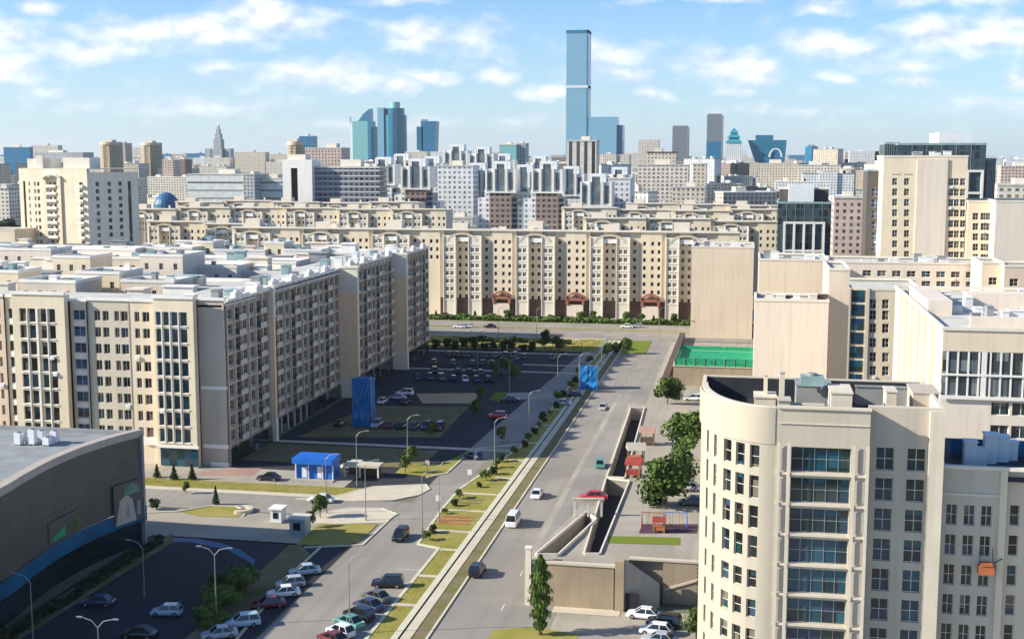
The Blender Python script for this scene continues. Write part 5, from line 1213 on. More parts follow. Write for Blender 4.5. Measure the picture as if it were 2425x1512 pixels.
def twin_towers():
    Y = 3000; f = lambda px, py: Q(px, py, Y)
    X = f(827, 300)[0]; t = thing('glass_tower', 'pale green glass tower with a dark slanted peak, left of the tallest teal tower', 'tower', (X, Y, 0))
    q = lambda px: f(px, 300)[0] - X
    zt = f(850, 287)[1]; mb = MB(); mb.prism(rect(q(834), q(870), 0, 40), 0, zt, 0); mb.build('shaft', FA['gglass'], t)
    mb = MB(); mb.prism(rect(q(870), q(878), 0, 40), 0, zt, 0); mb.build('dark_edge', FA['bglass'], t)
    a, b = q(846), q(874); zp = f(873, 257)[1]; mb = MB()
    mb.face([(a, 5, zt), (b, 5, zt), (b, 5, zp), ((a + b) / 2, 5, (zt + zp * 1.6) / 2.6)]); mb.face([(b, 35, zt), (a, 35, zt), ((a + b) / 2, 35, (zt + zp * 1.6) / 2.6), (b, 35, zp)])
    mb.face([(b, 5, zt), (b, 35, zt), (b, 35, zp), (b, 5, zp)]); mb.face([(a, 35, zt), (a, 5, zt), ((a + b) / 2, 5, (zt + zp * 1.6) / 2.6), ((a + b) / 2, 35, (zt + zp * 1.6) / 2.6)]); mb.face([((a + b) / 2, 5, (zt + zp * 1.6) / 2.6), (b, 5, zp), (b, 35, zp), ((a + b) / 2, 35, (zt + zp * 1.6) / 2.6)]); mb.build('slanted_peak', FA['bglass'], t)
    mb = MB(); mb.prism(rect(0, q(833), 5, 30), 0, f(830, 292)[1], 0); mb.build('white_edge', M['ac_white'], t); mb = MB(); mb.box(-1, 1.2, 8, 12, f(830, 292)[1] - 2, f(830, 276)[1]); mb.build('mast', M['metal'], t)
    X = f(878, 306)[0]; t = thing('glass_tower', 'lower teal glass slab between the two tall teal towers', 'tower', (X, Y + 20, 0)); mb = MB(); mb.prism(rect(0, f(908, 306)[0] - X, 0, 40), 0, f(890, 306)[1], 0); mb.build('shaft', FA['gglass'], t); mb = MB(); mb.box(3, 20, 5, 30, f(890, 306)[1], f(890, 300)[1]); mb.build('plant_room', M['metal'], t)
    Y = 2990; X = f(893, 260)[0]; t = thing('glass_tower', 'tallest teal glass tower with rounded stepped crown, left of the picture centre', 'tower', (X, Y, 0)); q = lambda px: f(px, 260)[0] - X
    mb = MB(); mb.prism(rect(0, q(908), 0, 40), 0, f(900, 255)[1], 0); mb.build('pale_shaft', FA['pglass'], t)
    mb = MB(); n = 16; cx, r = q(930), (q(957) - q(905)) / 2
    def ring(r, z0, z1, fa, nm): mb = MB(); mb.prism([(cx + r * math.cos(2 * math.pi * i / n), 22 + r * math.sin(2 * math.pi * i / n)) for i in range(n)], z0, z1, 0); mb.build(nm, FA[fa], t)
    ring(r, 0, f(930, 272)[1], 'tglass', 'shaft'); ring(r * .82, f(930, 272)[1], f(930, 256)[1], 'tglass', 'crown'); ring(r * .42, f(930, 256)[1], f(930, 241)[1], 'gglass', 'crown')
    Y = 3200; X = f(985, 300)[0]; t = thing('glass_tower', 'dark blue glass tower with flared top right of the tall teal towers', 'tower', (X, Y, 0)); q = lambda px: f(px, 300)[0] - X
    mb = MB(); mb.prism(rect(q(986), q(1001), 0, 30), 0, f(990, 300)[1], 0); mb.build('dark_shaft', FA['tglass'], t)
    mb = MB(); z1 = f(1010, 287)[1]; zz = f(1000, 284)[1]
    A = [(q(1000), 0), (q(1026), 0), (q(1026), 34), (q(1000), 34)]; T = [(q(996), 0), (q(1032), 0), (q(1032), 36), (q(996), 36)]
    for i in range(4):
        j = (i + 1) % 4; mb.face([(*A[i], 0), (*A[j], 0), (*T[j], z1), (*T[i], z1)], 0, [(0, 0), (30, 0), (30, z1), (0, z1)])
    mb.face([(*p, z1) for p in T]); mb.build('flared_shaft', FA['bglass'], t)
    mb = MB(); mb.box(q(996), q(1008), 2, 20, z1, z1 + 5); mb.build('roof_fin', M['metal'], t)
twin_towers()
def spire():
    Y = 2900; X = Q(518, 340, Y)[0]; t = thing('spired_tower', 'stepped grey pink stone tower tapering to a spire on the left horizon', 'tower', (X, Y, 0)); z = lambda py: Q(518, py, Y)[1]; k = Y / F
    for (w_, a, b) in ((27, 400, 352), (20, 352, 330), (14, 330, 317), (9, 317, 306), (5, 306, 298)):
        mb = MB(); mb.prism(rect(-w_ * k / 2, w_ * k / 2, -w_ * k / 2, w_ * k / 2), z(a), z(b), 0); mb.build('tier', FA['grey'], t)
    mb = MB(); mb.tube((0, 0, z(298)), (0, 0, z(289)), 2.0, .3); mb.build('spire', M['metal'], t)
    for s_ in (-1, 1): mb = MB(); mb.prism(rect(s_ * 27 * k - 7 * k, s_ * 27 * k + 7 * k, -8, 12), 0, z(352), 0); mb.build('side_block', FA['grey'], t)
spire()
def round_tower(px, w_, yt, yb, Y, label, fa='tan', cap=True):
    X = Q(px, yt, Y)[0]; r = w_ / 2 * Y / F; zt = Q(px, yt, Y)[1]; t = thing('round_tower', label, 'tower', (X, Y, 0)); n = 20
    mb = MB(); mb.prism([(r * math.cos(2 * math.pi * i / n) * (1 if i % 5 else .92), r + r * math.sin(2 * math.pi * i / n) * (1 if i % 5 else .92)) for i in range(n)], 0, zt - 4, 0); mb.build('shaft', FA[fa], t)
    mb = MB(); mb.prism([(r * 1.02 * math.cos(2 * math.pi * i / n), r + r * 1.02 * math.sin(2 * math.pi * i / n)) for i in range(n)], zt - 4, zt, 0); mb.build('cap', M['beige' if cap else 'tan'], t)
    mb = MB(); mb.box(-r * .5, r * .3, r * .6, r * 1.4, zt, zt + 3); mb.build('roof_house', M['tan'], t)
round_tower(347, 52, 338, 470, 1750, 'nearer tan round tower standing free right of its taller looking twin'); round_tower(250, 56, 336, 400, 1650, 'tan round tower behind the balcony tower')
round_tower(693, 44, 335, 378, 1250, 'tan drum shaped tower top above the white gable', 'tan')
for (x0, x1, yt, ys, Y, lab) in ((1592, 1628, 299, None, 2700, 'pale grey slab tower left of the taller grey tower'), (1674, 1709, 271, 335, 2300, 'tall grey slab tower with a blue glass lower half')):
    X, zt = Q(x0, yt, Y); W_ = Q(x1, yt, Y)[0] - X; t = thing('slab_tower', lab, 'tower', (X, Y, 0)); zm = Q(x0, ys, Y)[1] if ys else 0
    mb = MB(); mb.prism(rect(0, W_, 0, 26), zm, zt, 0); mb.build('shaft', FA['lglass'], t)
    mb = MB(); mb.box(W_, W_ + 2.5, -1, 27, 0, zt - 2); mb.build('edge_fin', M['roof_grey'], t)
    mb = MB(); mb.tube((1, 13, zt - .5), (W_ - 1, 13, zt - .5), 2.6); mb.build('rounded_cap', M['roof_grey'], t)
    if ys: mb = MB(); mb.prism(rect(-.3, W_ + .3, -.3, 26), 0, zm, 0); mb.build('lower_glass', FA['bglass'], t)
def pagoda():
    Y = 2200; X = Q(1737, 360, Y)[0]; k = Y / F; z = lambda py: Q(1737, py, Y)[1]; t = thing('pagoda_tower', 'white tower crowned by a tiered teal pagoda roof', 'tower', (X, Y, 0))
    mb = MB(); mb.prism(rect(-17 * k, 17 * k, -17 * k, 17 * k), 0, z(338), 0); mb.build('shaft', FA['white'], t)
    def fr(r0, r1, z0, z1):
        mb = MB(); a = [(-r0 * k, -r0 * k), (r0 * k, -r0 * k), (r0 * k, r0 * k), (-r0 * k, r0 * k)]; b = [(x * r1 / r0, y * r1 / r0) for x, y in a]
        for i in range(4): j = (i + 1) % 4; mb.face([(*a[i], z0), (*a[j], z0), (*b[j], z1), (*b[i], z1)])
        mb.face([(*p, z0) for p in reversed(a)]); mb.build('roof_tier', M['teal_tile'], t)
    fr(19, 13, z(338), z(330)); fr(12, 11, z(330), z(326)); fr(15, 9, z(326), z(318)); fr(8, 7, z(318), z(315)); fr(10, 1, z(315), z(303))
mk('teal_tile', (0.04, 0.28, 0.36), rough=.4, var=.1)
pagoda()
def bowl():
    Y = 2200; f = lambda px, py: Q(px, py, Y); X = f(1772, 340)[0]; t = thing('bowl_building', 'wide teal glass building that widens upward, right of the pagoda tower', 'building', (X, Y, 0)); q = lambda p: f(p, 350)[0] - X; mb = MB()
    z0, z1, z2 = f(1800, 384)[1], f(1800, 332)[1], f(1810, 320)[1]
    A = [(q(1788), 0), (q(1858), 0), (q(1858), 40), (q(1788), 40)]; T = [(q(1770), 0), (q(1862), 0), (q(1862), 40), (q(1770), 40)]
    for i in range(4): j = (i + 1) % 4; mb.face([(*A[i], z0), (*A[j], z0), (*T[j], z1), (*T[i], z1)], 0, [(0, 0), (60, 0), (60, z1), (0, z1)])
    mb.face([(*p, z1) for p in T]); mb.prism(rect(q(1795), q(1850), 5, 35), 0, z0, 0); mb.build('flared_body', FA['tglass'], t)
    mb = MB(); mb.prism(rect(q(1788), q(1830), 3, 36), z1, z2, 0); mb.build('raised_middle', FA['tglass'], t)
    t2 = thing('arch_building', 'small pale building with a round blue arch in front of the teal bowl shaped one', 'building', (f(1834, 370)[0], Y - 60, 0)); k = Y / F
    mb = MB(); arch(mb, 0, -2, 12, f(1834, 372)[1], 30 * k, 20 * k, n=16, t=4 * k); mb.build('arch', M['ac_white'], t2); mb = MB(); mb.prism(rect(-11 * k, 11 * k, 0, 10), 0, f(1834, 360)[1], 0); mb.build('body', FA['bglass'], t2)
    X, zt = f(1907, 347); t3 = thing('blue_tower', 'small dark blue glass tower standing alone right of the teal bowl shaped building', 'tower', (X, Y, 0)); W_ = f(1936, 347)[0] - X
    mb = MB(); mb.prism([(0, 0), (W_ * .5, -5), (W_, 0), (W_, 24), (0, 24)], 0, zt, 0); mb.build('shaft', FA['bglass'], t3); mb = MB(); mb.box(W_ * .2, W_ * .8, 4, 20, zt, zt + 3); mb.build('roof', M['metal'], t3)
bowl()
def dome_hall():
    Y = 1150; X = Q(380, 480, Y)[0]; k = Y / F; zt = Q(380, 456, Y)[1]; t = thing('blue_hall', 'blue domed hall among trees right of the balcony tower', 'hall', (X, Y, 0)); n = 20
    z0 = Q(380, 497, Y)[1]; z0 = max(z0, 0)
    mb = MB(); R_ = 34 * k
    for i in range(5):
        a0, a1 = i * math.pi / 10, (i + 1) * math.pi / 10
        for j in range(n):
            b0, b1 = 2 * math.pi * j / n, 2 * math.pi * (j + 1) / n
            pt = lambda a, b: (R_ * math.cos(a) * math.cos(b), R_ + R_ * math.cos(a) * math.sin(b), z0 + (zt - z0) * math.sin(a))
            mb.face([pt(a0, b0), pt(a0, b1), pt(a1, b1), pt(a1, b0)])
    mb.build('dome', M['blue_roof'], t); mb = MB(); mb.prism([(R_ * math.cos(2 * math.pi * i / n), R_ + R_ * math.sin(2 * math.pi * i / n)) for i in range(n)], 0, z0 + .5, 0); mb.build('drum', FA['white'], t)
mk('blue_roof', (0.04, 0.16, 0.32), rough=.4, var=.2, scale=.1)
dome_hall()

# ---- the rest of the city: blocks of flats one by one
kinds = [('cream', 'cream'), ('white', 'white'), ('pink', 'pinkish'), ('ivory', 'ivory'), ('grey', 'grey'), ('brown', 'brown'), ('cream', 'cream'), ('ivory', 'ivory'), ('white', 'white'), ('cream', 'cream'), ('ivory', 'ivory'), ('white', 'white')]
protos = {}
count = 0; D_ = 790.0; row = 0
taken = [(735, 640, 1520)]
far_mb = MB(); far_roof = MB()
while D_ < 11000:
    px = -60 + rnd.uniform(-40, 0)
    while px < 2500:
        wpx = rnd.uniform(60, 130) * min(1.0, (1500 / D_) ** .75) + 8
        blocked = (600 < px < 1530 and D_ < 820) or (px < 300 and D_ < 820) or (1800 < px + wpx and D_ < 850 and px < 2360) or (280 < px < 600 and D_ < 1250)
        if not blocked:
            far = D_ > 2600
            h = (rnd.choice([16, 20, 27, 27, 30, 36]) if D_ < 1400 else rnd.choice([24, 30, 30, 36, 45, 52]) if not far else rnd.choice([34, 45, 52, 58, 62, 75]))
            if rnd.random() < .06 and D_ > 1200: h += rnd.uniform(12, 28)
            k, word = rnd.choice(kinds); 
            if D_ > 3500 and rnd.random() < .3: k, word = 'bglass', 'dark blue'
            X = Q(px + wpx / 2, 420, D_)[0]; w_ = wpx * D_ / F * .5; dp = rnd.uniform(12, 22) * (1 if D_ < 1500 else 1.6)
            size = 'low' if h < 28 else 'mid height' if h < 45 else 'tall'
            zone = 'left' if px < 800 else 'middle' if px < 1600 else 'right'
            dist_ = 'just beyond the near estates' if D_ < 1300 else 'in the middle distance' if D_ < 2600 else 'on the hazy horizon'
            if D_ > 2500:
                far_mb.prism(rect(X - w_, X + w_, D_, D_ + dp), 0, h, ['cream', 'white', 'pink', 'ivory', 'grey', 'brown', 'bglass'].index(k)); far_mb.prism(rect(X - w_ * .3, X + w_ * .2, D_ + dp * .3, D_ + dp * .7), h, h + 4, 1)
                px += wpx * rnd.uniform(.8, 1.3); continue
            t = thing('city_block', '%s %s block of flats %s, %s part' % (size, word, dist_, zone), 'apartment block', (X, D_ + rnd.uniform(-15, 15), 0), rnd.choice([0, 0, 0, .35, -.35, .8]) if D_ > 850 else 0, '%s %s blocks %s, %s part' % (size, word, dist_, zone))
            mb = MB(); mb.prism(rect(-w_, w_, 0, dp), 0, h, 0, 0); 
            if rnd.random() < .5: mb.prism(rect(-w_ * .35, w_ * .35, -2, 0), 0, h + 2.0, 0)
            mb.build('wall', FA[k], t)
            mb = MB(); mb.box(-w_ - .3, w_ + .3, -.3, dp + .3, h, h + .9); mb.build('roof', M[rnd.choice(['roof_pale', 'white', 'roof_pale', 'roof_grey', 'teal_roof'])], t)
            mb = MB(); 
            for q in range(rnd.choice([1, 2, 3])): xx = rnd.uniform(-.8, .6) * w_; mb.box(xx, xx + rnd.uniform(2.5, 6), dp * .3, dp * .7, h + .9, h + rnd.uniform(2.5, 5))
            mb.build('roof_house', M['ivory'], t)
            count += 1
        px += wpx * rnd.uniform(1.05, 1.5)
    D_ *= 1.135; row += 1
tag(far_mb.build('distant_city', [FA[k] for k in ('cream', 'white', 'pink', 'ivory', 'grey', 'brown', 'bglass')]), 'mass of pale city blocks along the hazy horizon', 'city', None, 'stuff')
cb = {}
for o in COL.objects:
    if o.name.startswith('city_block'): cb.setdefault(o['label'], []).append(o)
for lb, L_ in cb.items():
    if 1 < len(L_) <= 20:
        L_.sort(key=lambda o: o.location.x / o.location.y)
        for j, o in enumerate(L_): o['label'] = ORD[j] + ' from the left: ' + lb.replace(' part', '')
print('city blocks', count)

# ================================================================== CARS
PAINT = {n: paint(n + '_paint', c) for n, c in (('white', (.78, .78, .78)), ('silver', (.42, .44, .46)), ('black', (.012, .012, .014)), ('red', (.50, .02, .02)), ('grey', (.10, .105, .11)), ('navy', (.02, .04, .10)), ('paleblue', (.40, .52, .60)), ('maroon', (.16, .02, .03)), ('green', (.10, .30, .26)))}
mk('head_lamp', (.7, .7, .68), rough=.2); mk('tail_lamp', (.4, .02, .02), rough=.3); mk('rim', (.5, .5, .5), rough=.3, metal=.8)
CARGL = plain('car_glass', (.012, .015, .018), rough=.05, spec=.8, var=0)
_car = {}
def car_parts(kind):
    if kind in _car: return _car[kind]
    # profile along the length (y forward), heights at stations ; kinds: sedan, suv, hatch, van
    Lh = {'sedan': 2.3, 'suv': 2.3, 'hatch': 2.05, 'van': 2.6}[kind]; Wd = {'sedan': .90, 'suv': .95, 'hatch': .86, 'van': .98}[kind]
    belt = {'sedan': .86, 'suv': 1.05, 'hatch': .90, 'van': 1.15}[kind]; top = {'sedan': 1.45, 'suv': 1.72, 'hatch': 1.50, 'van': 2.15}[kind]
    g = .30 if kind == 'suv' else .22
    st = [(-Lh, .78, belt - .22, .8), (-Lh + .12, .95, belt - .04, .9), (-Lh + .6, 1, belt, 1), (-.6, 1, belt, 1), (.9, 1, belt - .02, 1), (Lh - .55, .98, belt - .12, 1), (Lh - .1, .9, belt - .24, .95), (Lh, .75, belt - .38, .85)]
    mb = MB()
    def sec(y, w_, h, k): W2 = Wd * w_; return [(-W2 * .92, y, g), (-W2, y, g + .18), (-W2, y, h * .72), (-W2 * .90, y, h), (W2 * .90, y, h), (W2, y, h * .72), (W2, y, g + .18), (W2 * .92, y, g)]
    R_ = [sec(*s_) for s_ in st]
    for a, b in zip(R_[:-1], R_[1:]):
        for i in range(8): j = (i + 1) % 8; mb.face([a[i], a[j], b[j], b[i]][::-1])
    mb.face(R_[0]); mb.face(R_[-1][::-1])
    # cabin
    ys = {'sedan': (-1.75, -1.05, .35, 1.15), 'suv': (-2.2, -1.95, .30, 1.05), 'hatch': (-1.95, -1.45, .35, 1.1), 'van': (-2.55, -2.45, 1.2, 1.95)}[kind]
    lo = [(-Wd * .90, ys[0], belt - .02), (Wd * .90, ys[0], belt - .02), (Wd * .90, ys[3], belt - .04), (-Wd * .90, ys[3], belt - .04)]
    hi = [(-Wd * .72, ys[1], top - .05), (Wd * .72, ys[1], top - .05), (Wd * .72, ys[2], top - .05), (-Wd * .72, ys[2], top - .05)]
    gl = MB()
    for i in range(4): j = (i + 1) % 4; gl.face([lo[i], lo[j], hi[j], hi[i]])
    ro = MB(); rh = [(x, y, z + .06) for x, y, z in hi]; r2 = [(x * .9, (y - (ys[1] + ys[2]) / 2) * .92 + (ys[1] + ys[2]) / 2, z + .10) for x, y, z in hi]
    for i in range(4): j = (i + 1) % 4; ro.face([hi[i], hi[j], rh[j], rh[i]]); ro.face([rh[i], rh[j], r2[j], r2[i]])
    ro.face(r2)
    for s_ in (-1, 1):     # pillars
        for a, b in ((0, 0), (1, 1)):
            pass
        ym = (ys[1] + ys[2]) / 2; x0, x1 = s_ * Wd * .905, s_ * Wd * .73
        q = [(x0, ym - .05, belt), (x0, ym + .05, belt), (x1, ym + .05, top - .04), (x1, ym - .05, top - .04)]; ro.face(q if s_ > 0 else q[::-1])
        for (l_, h_) in ((lo[1 if s_ > 0 else 0], hi[1 if s_ > 0 else 0]), (lo[2 if s_ > 0 else 3], hi[2 if s_ > 0 else 3])): ro.tube(l_, h_, .05, n=5)
    wh = MB(); wh.tube((-.1, 0, 0), (.1, 0, 0), .33, n=14); ri = MB(); ri.tube((-.115, 0, 0), (.115, 0, 0), .20, n=10)
    hl = MB(); hl.box(-.2, .2, -.05, .04, -.07, .07)
    me = dict(body=mb, cabin_glass=gl, roof=ro, tyre=wh, rim=ri, lamp=hl)
    _car[kind] = (me, Lh, Wd, belt, g); return _car[kind]
_cm = {}
def cmesh(kind, nm, mat):
    k = (kind, nm, mat.name)
    if k not in _cm: _cm[k] = car_parts(kind)[0][nm].mesh(nm, [mat])
    return _cm[k]
def car(px, py, rz, kind, col, label, group=None, z=0.0, xy=None):
    x, y = xy or P(px, py, z); t = thing('parked_car' if group else 'car', label, 'van' if kind == 'van' else 'car', (x, y, z + .04), R(rz), group)
    me, Lh, Wd, belt, g = car_parts(kind)
    b = link('body', cmesh(kind, 'body', PAINT[col]), t); link('cabin_glass', cmesh(kind, 'cabin_glass', CARGL), t); link('roof', cmesh(kind, 'roof', PAINT[col]), t)
    for sx in (-1, 1):
        for wy in (-Lh * .60, Lh * .62):
            w_ = link('wheel', cmesh(kind, 'tyre', M['tyre']), t, (sx * (Wd - .09), wy, .33)); link('rim', cmesh(kind, 'rim', M['rim']), w_)
        link('headlight', cmesh(kind, 'lamp', M['head_lamp']), t, (sx * Wd * .55, Lh - .08, belt - .36)); link('tail_light', cmesh(kind, 'lamp', M['tail_lamp']), t, (sx * Wd * .58, -Lh + .06, belt - .3))
    return t
# moving cars on the roads (rz = 0 points along the wide road)
car(1216, 1240, 0, 'van', 'white', 'white van driving beside the footpath with a long shadow to its right')
car(1272, 1175, 0, 'sedan', 'white', 'white car driving just ahead of the white van')
car(1404, 1182, 97, 'sedan', 'red', 'bright red car turned crossways on the podium driveway above the ramp frame', z=PZ)
car(1130, 1358, 0, 'suv', 'black', 'black car on the wide road nearest the camera')
car(1428, 968, 0, 'sedan', 'silver', 'silver car near the far bend of the footpath, left one of a pair')
car(1458, 1005, 180, 'suv', 'white', 'white car driving toward the camera beside the far light well')
car(948, 1275, 180, 'suv', 'black', 'dark car driving out of the junction on the left carriageway')
car(1420, 1104, 8, 'hatch', 'green', 'pale green car beside the near end of the far light well', z=PZ)
car(760, 1188, 90, 'sedan', 'white', 'white car on the cross street left of the traffic islands')
car(1160, 776, 90, 'sedan', 'black', 'black car on the far cross road, left half')
car(1088, 776, 90, 'sedan', 'white', 'white car on the far cross road nearest the side wing')
car(1106, 775, 90, 'hatch', 'white', 'second white car on the far cross road behind the first')
car(1484, 776, 90, 'sedan', 'white', 'white car on the far cross road, right half'); car(1508, 775, 90, 'hatch', 'silver', 'silver car on the far cross road beside the white one, right half')
# parked against the median
for i, (px, py, k, c, rz, lb) in enumerate(((918, 1388, 'suv', 'black', 100, 'black car parked alone, topmost of the row along the median'), (890, 1420, 'sedan', 'grey', 62, 'dark grey car second from the top of the row along the median'), (872, 1440, 'sedan', 'navy', 62, 'navy car third from the top of the row along the median'),
    (850, 1464, 'suv', 'black', 62, 'black car fourth from the top of the row along the median'), (826, 1480, 'sedan', 'green', 62, 'dark green car above the white car of the row along the median'), (806, 1502, 'hatch', 'white', 62, 'white car at the bottom of the row along the median'), (788, 1520, 'sedan', 'maroon', 62, 'maroon car cut by the lower picture edge beside the white one'))):
    car(px, py, rz, k, c, lb, 'cars parked along the median')
# parked in the hall's shade
for (px, py, k, c, lb) in ((722, 1358, 'sedan', 'paleblue', 'pale car topmost of the row parked in the shade of the hall'), (688, 1388, 'hatch', 'silver', 'silver car second in the shaded row'), (672, 1410, 'sedan', 'white', 'white car third in the shaded row'), (636, 1436, 'sedan', 'maroon', 'maroon car fourth in the shaded row'), (574, 1482, 'suv', 'paleblue', 'pale blue car lowest of the shaded row beside the double lamp'), (520, 1508, 'sedan', 'silver', 'silver car at the bottom edge of the shaded row')):
    car(px, py, 118, k, c, lb, 'cars parked in the shade of the hall')
car(395, 1455, 100, 'hatch', 'paleblue', 'pale car standing alone in the shaded lot between two lamps'); car(330, 1508, 95, 'sedan', 'black', 'black car at the bottom edge of the shaded lot'); car(232, 1432, 100, 'sedan', 'navy', 'dark blue car deep in the shade beside the hedge')
# lower right court
for (px, py, c, k, lb) in ((1524, 1462, 'white', 'sedan', 'white car highest in the small court beside the curved tower'), (1572, 1482, 'black', 'suv', 'black car between the white ones in the small court'), (1552, 1500, 'white', 'hatch', 'second white car in the small court'), (1560, 1522, 'silver', 'sedan', 'silver car cut by the lower edge in the small court')):
    car(px, py, 84, k, c, lb, 'cars in the small court')
# cars by the trees on the right
car(1640, 948, 90, 'suv', 'white', 'white car by the crowded trees just left of the curved tower roof'); car(1628, 1160, 90, 'sedan', 'silver', 'silver car half hidden behind the trees on the podium', z=PZ); car(1640, 1195, 90, 'sedan', 'grey', 'grey car right of the big tree on the podium', z=PZ)
# the shaded car park beside the long wing
cols_ = ['black', 'silver', 'grey', 'grey', 'navy', 'black', 'navy', 'maroon', 'grey', 'white', 'black']
names_ = dict(black='black', silver='silver', grey='grey', white='white', navy='navy', maroon='maroon', paleblue='pale blue')
lot = []
for (y, x0, x1, rz, nm) in ((266, -90, -66, 0, 'nearest row'), (293, -88, -80, 0, 'short row'), (327, -88, -60, 20, 'middle row'), (338, -86, -58, 20, 'fourth row'), (353, -90, -64, 0, 'second farthest row'), (368, -92, -56, 0, 'farthest row')):
    x = x0; j = 0
    while x < x1:
        if rnd.random() < .66:
            c = rnd.choice(cols_)
            car(0, 0, rz + rnd.choice([0, 180]), rnd.choice(['sedan', 'suv', 'hatch', 'sedan']), c, '%s car, %s from the left, %s of the shaded car park' % (names_[c], ORD[j], nm), 'cars in the shaded car park', xy=(x, y + rnd.uniform(-.4, .4))); j += 1
        x += 2.9 if rz == 0 else 3.3
car(958, 935, 90, 'suv', 'white', 'white car standing at the left end of the sand patch'); car(940, 945, 95, 'sedan', 'silver', 'silver car next to the white one at the sand patch')
car(1176, 990, 90, 'suv', 'red', 'red car in the shade behind the lamps, right of the sand patch'); car(1208, 950, 90, 'sedan', 'navy', 'dark car on the edge of the small bright lawn'); car(1356, 938, 90, 'sedan', 'black', 'black car on the pale path at the median'); car(1330, 958, 90, 'sedan', 'silver', 'silver car below the pale path at the median')
car(1120, 1085, 60, 'hatch', 'navy', 'dark blue car at the mouth of the shaded side road')
car(835, 1110, 90, 'suv', 'white', 'white car behind the blue kiosk'); car(636, 1136, 90, 'sedan', 'black', 'black car left of the blue kiosk')

# ================================================================== STREET FURNITURE
def lamp(px, py, label, arms=2, h=9.5, rz=0.0, xy=None, z=0):
    x, y = xy or P(px, py, z); t = thing('street_lamp', label, 'street lamp', (x, y, z), rz, 'street lamps')
    mb = MB(); mb.tube((0, 0, 0), (0, 0, h), .10, .055); mb.tube((0, 0, 0), (0, 0, .9), .15, .15); mb.build('pole', M['pole'], t)
    for s_ in ((-1, 1) if arms == 2 else (1,)):
        mb = MB(); mb.tube((0, 0, h - .1), (s_ * .7, 0, h + .7), .06); mb.tube((s_ * .7, 0, h + .7), (s_ * 1.9, 0, h + 1.0), .055); mb.build('arm', M['pole'], t)
        mb = MB(); mb.box(s_ * 1.8 if s_ > 0 else -2.45, 2.45 if s_ > 0 else -1.8, -.12, .12, h + .95, h + 1.07); mb.build('lamp_head', M['metal'], t)
    return t
lamp(513, 1480, 'double armed street lamp standing tall in the middle of the shaded lot'); lamp(342, 1412, 'street lamp in the shaded lot left of the tallest double lamp', 1, 7, math.pi); lamp(80, 1545, 'street lamp in the lower left corner before the hedge', 1, 9, math.pi)
lamp(240, 1680, 'double armed lamp whose heads just enter the bottom edge at the left', 2); lamp(828, 1500, 'street lamp above the row of parked cars at the median', 1, 9.5)
for (px, py, lb, a) in ((1171, 1112, 'street lamp at the mouth of the shaded side road', 1), (1252, 1036, 'street lamp standing on the pale path in the shade', 1), (1206, 945, 'street lamp on the small bright lawn', 2), (1320, 932, 'street lamp right of the small bright lawn', 1), (1372, 930, 'street lamp beside the median, next to the blue hoarding', 1), (965, 1105, 'street lamp on the grass corner left of the side road', 1), (866, 1232, 'street lamp between the two pale traffic islands', 1), (845, 1150, 'street lamp just right of the blue kiosk', 1), (1000, 1262, 'street lamp at the junction beside the left carriageway', 1), (1040, 1235, 'street lamp at the left edge of the median by the junction', 1),
    (773, 1215, 'street lamp left of the lower traffic island', 1), (1130, 868, 'street lamp among the cars deep in the shaded lot', 2), (1424, 870, 'street lamp beside the median near the far end', 1), (1270, 800, 'lamp on the far cross road, left of the junction', 1), (1180, 800, 'lamp on the far cross road between the black car and the wing', 1), (1560, 800, 'lamp on the far cross road near the plain tan block', 1)):
    lamp(px, py, lb, a)
# blue kiosk
def kiosk():
    x, y = P(742, 1137); t = thing('blue_kiosk', 'bright blue kiosk with white posts in front of the corner block', 'kiosk', (x, y, 0))
    mb = MB(); mb.box(-3.8, 3.7, .6, 4.2, .2, 3.2); mb.build('body', M['blue_plastic'], t)
    mb = MB(); mb.box(-4.0, 3.9, -.6, 4.6, 3.2, 4.3); mb.build('roof', M['blue_plastic'], t)
    for xx in (-3.7, -1.2, 1.6, 3.6): mb = MB(); mb.box(xx, xx + .18, .3, .5, 0, 3.0); mb.build('post', M['white'], t)
    mb = MB(); mb.box(-2.4, -1.5, .52, .597, .4, 2.4); mb.build('window', M['ac_white'], t); mb = MB(); mb.box(.6, 1.4, .52, .597, .4, 2.6); mb.build('door', M['ac_white'], t)
    mb = MB(); mb.box(-4.2, 4.1, -1.0, 4.8, 0, .2); mb.build('base', M['paving'], t)
    x, y = P(830, 1130); t = thing('market_shed', 'low beige shed with dark open front right of the blue kiosk', 'shed', (x, y, 0)); mb = MB(); mb.box(-1.5, 5.6, 0, 3, 2.0, 2.5); mb.build('roof', M['beige'], t)
    for xx in (-1.4, 1.6, 5.2): mb = MB(); mb.box(xx, xx + .3, .1, .4, 0, 2.0); mb.build('post', M['ivory'], t)
    mb = MB(); mb.box(-1.1, 5.2, 2.2, 2.9, 0, 2.0); mb.build('back_wall', M['brown'], t)
kiosk()
def wrapped(px, py, w_, h, label, d=3.5):
    x, y = P(px, py); t = thing('wrapped_scaffold', label, 'scaffold', (x, y, 0)); n = 9; mb = MB(); q = random.Random(px)
    g = [[(-w_ / 2 + w_ * i / n + q.uniform(-.1, .1), q.uniform(-.3, .1) - (.5 if j < 2 else 0), h * j / 6 + (q.uniform(-.3, .3) if j == 6 else 0)) for i in range(n + 1)] for j in range(7)]
    for j in range(6):
        for i in range(n): mb.face([g[j][i], g[j][i + 1], g[j + 1][i + 1], g[j + 1][i]])
    mb.box(-w_ / 2 + .1, w_ / 2 - .1, .15, d, 0, h - .3); mb.build('tarpaulin', M['blue_tarp'], t)
    for xx in (-w_ / 2, w_ / 2): mb = MB(); mb.tube((xx, .1, 0), (xx, .1, h + .6), .09); mb.build('pole', M['metal'], t)
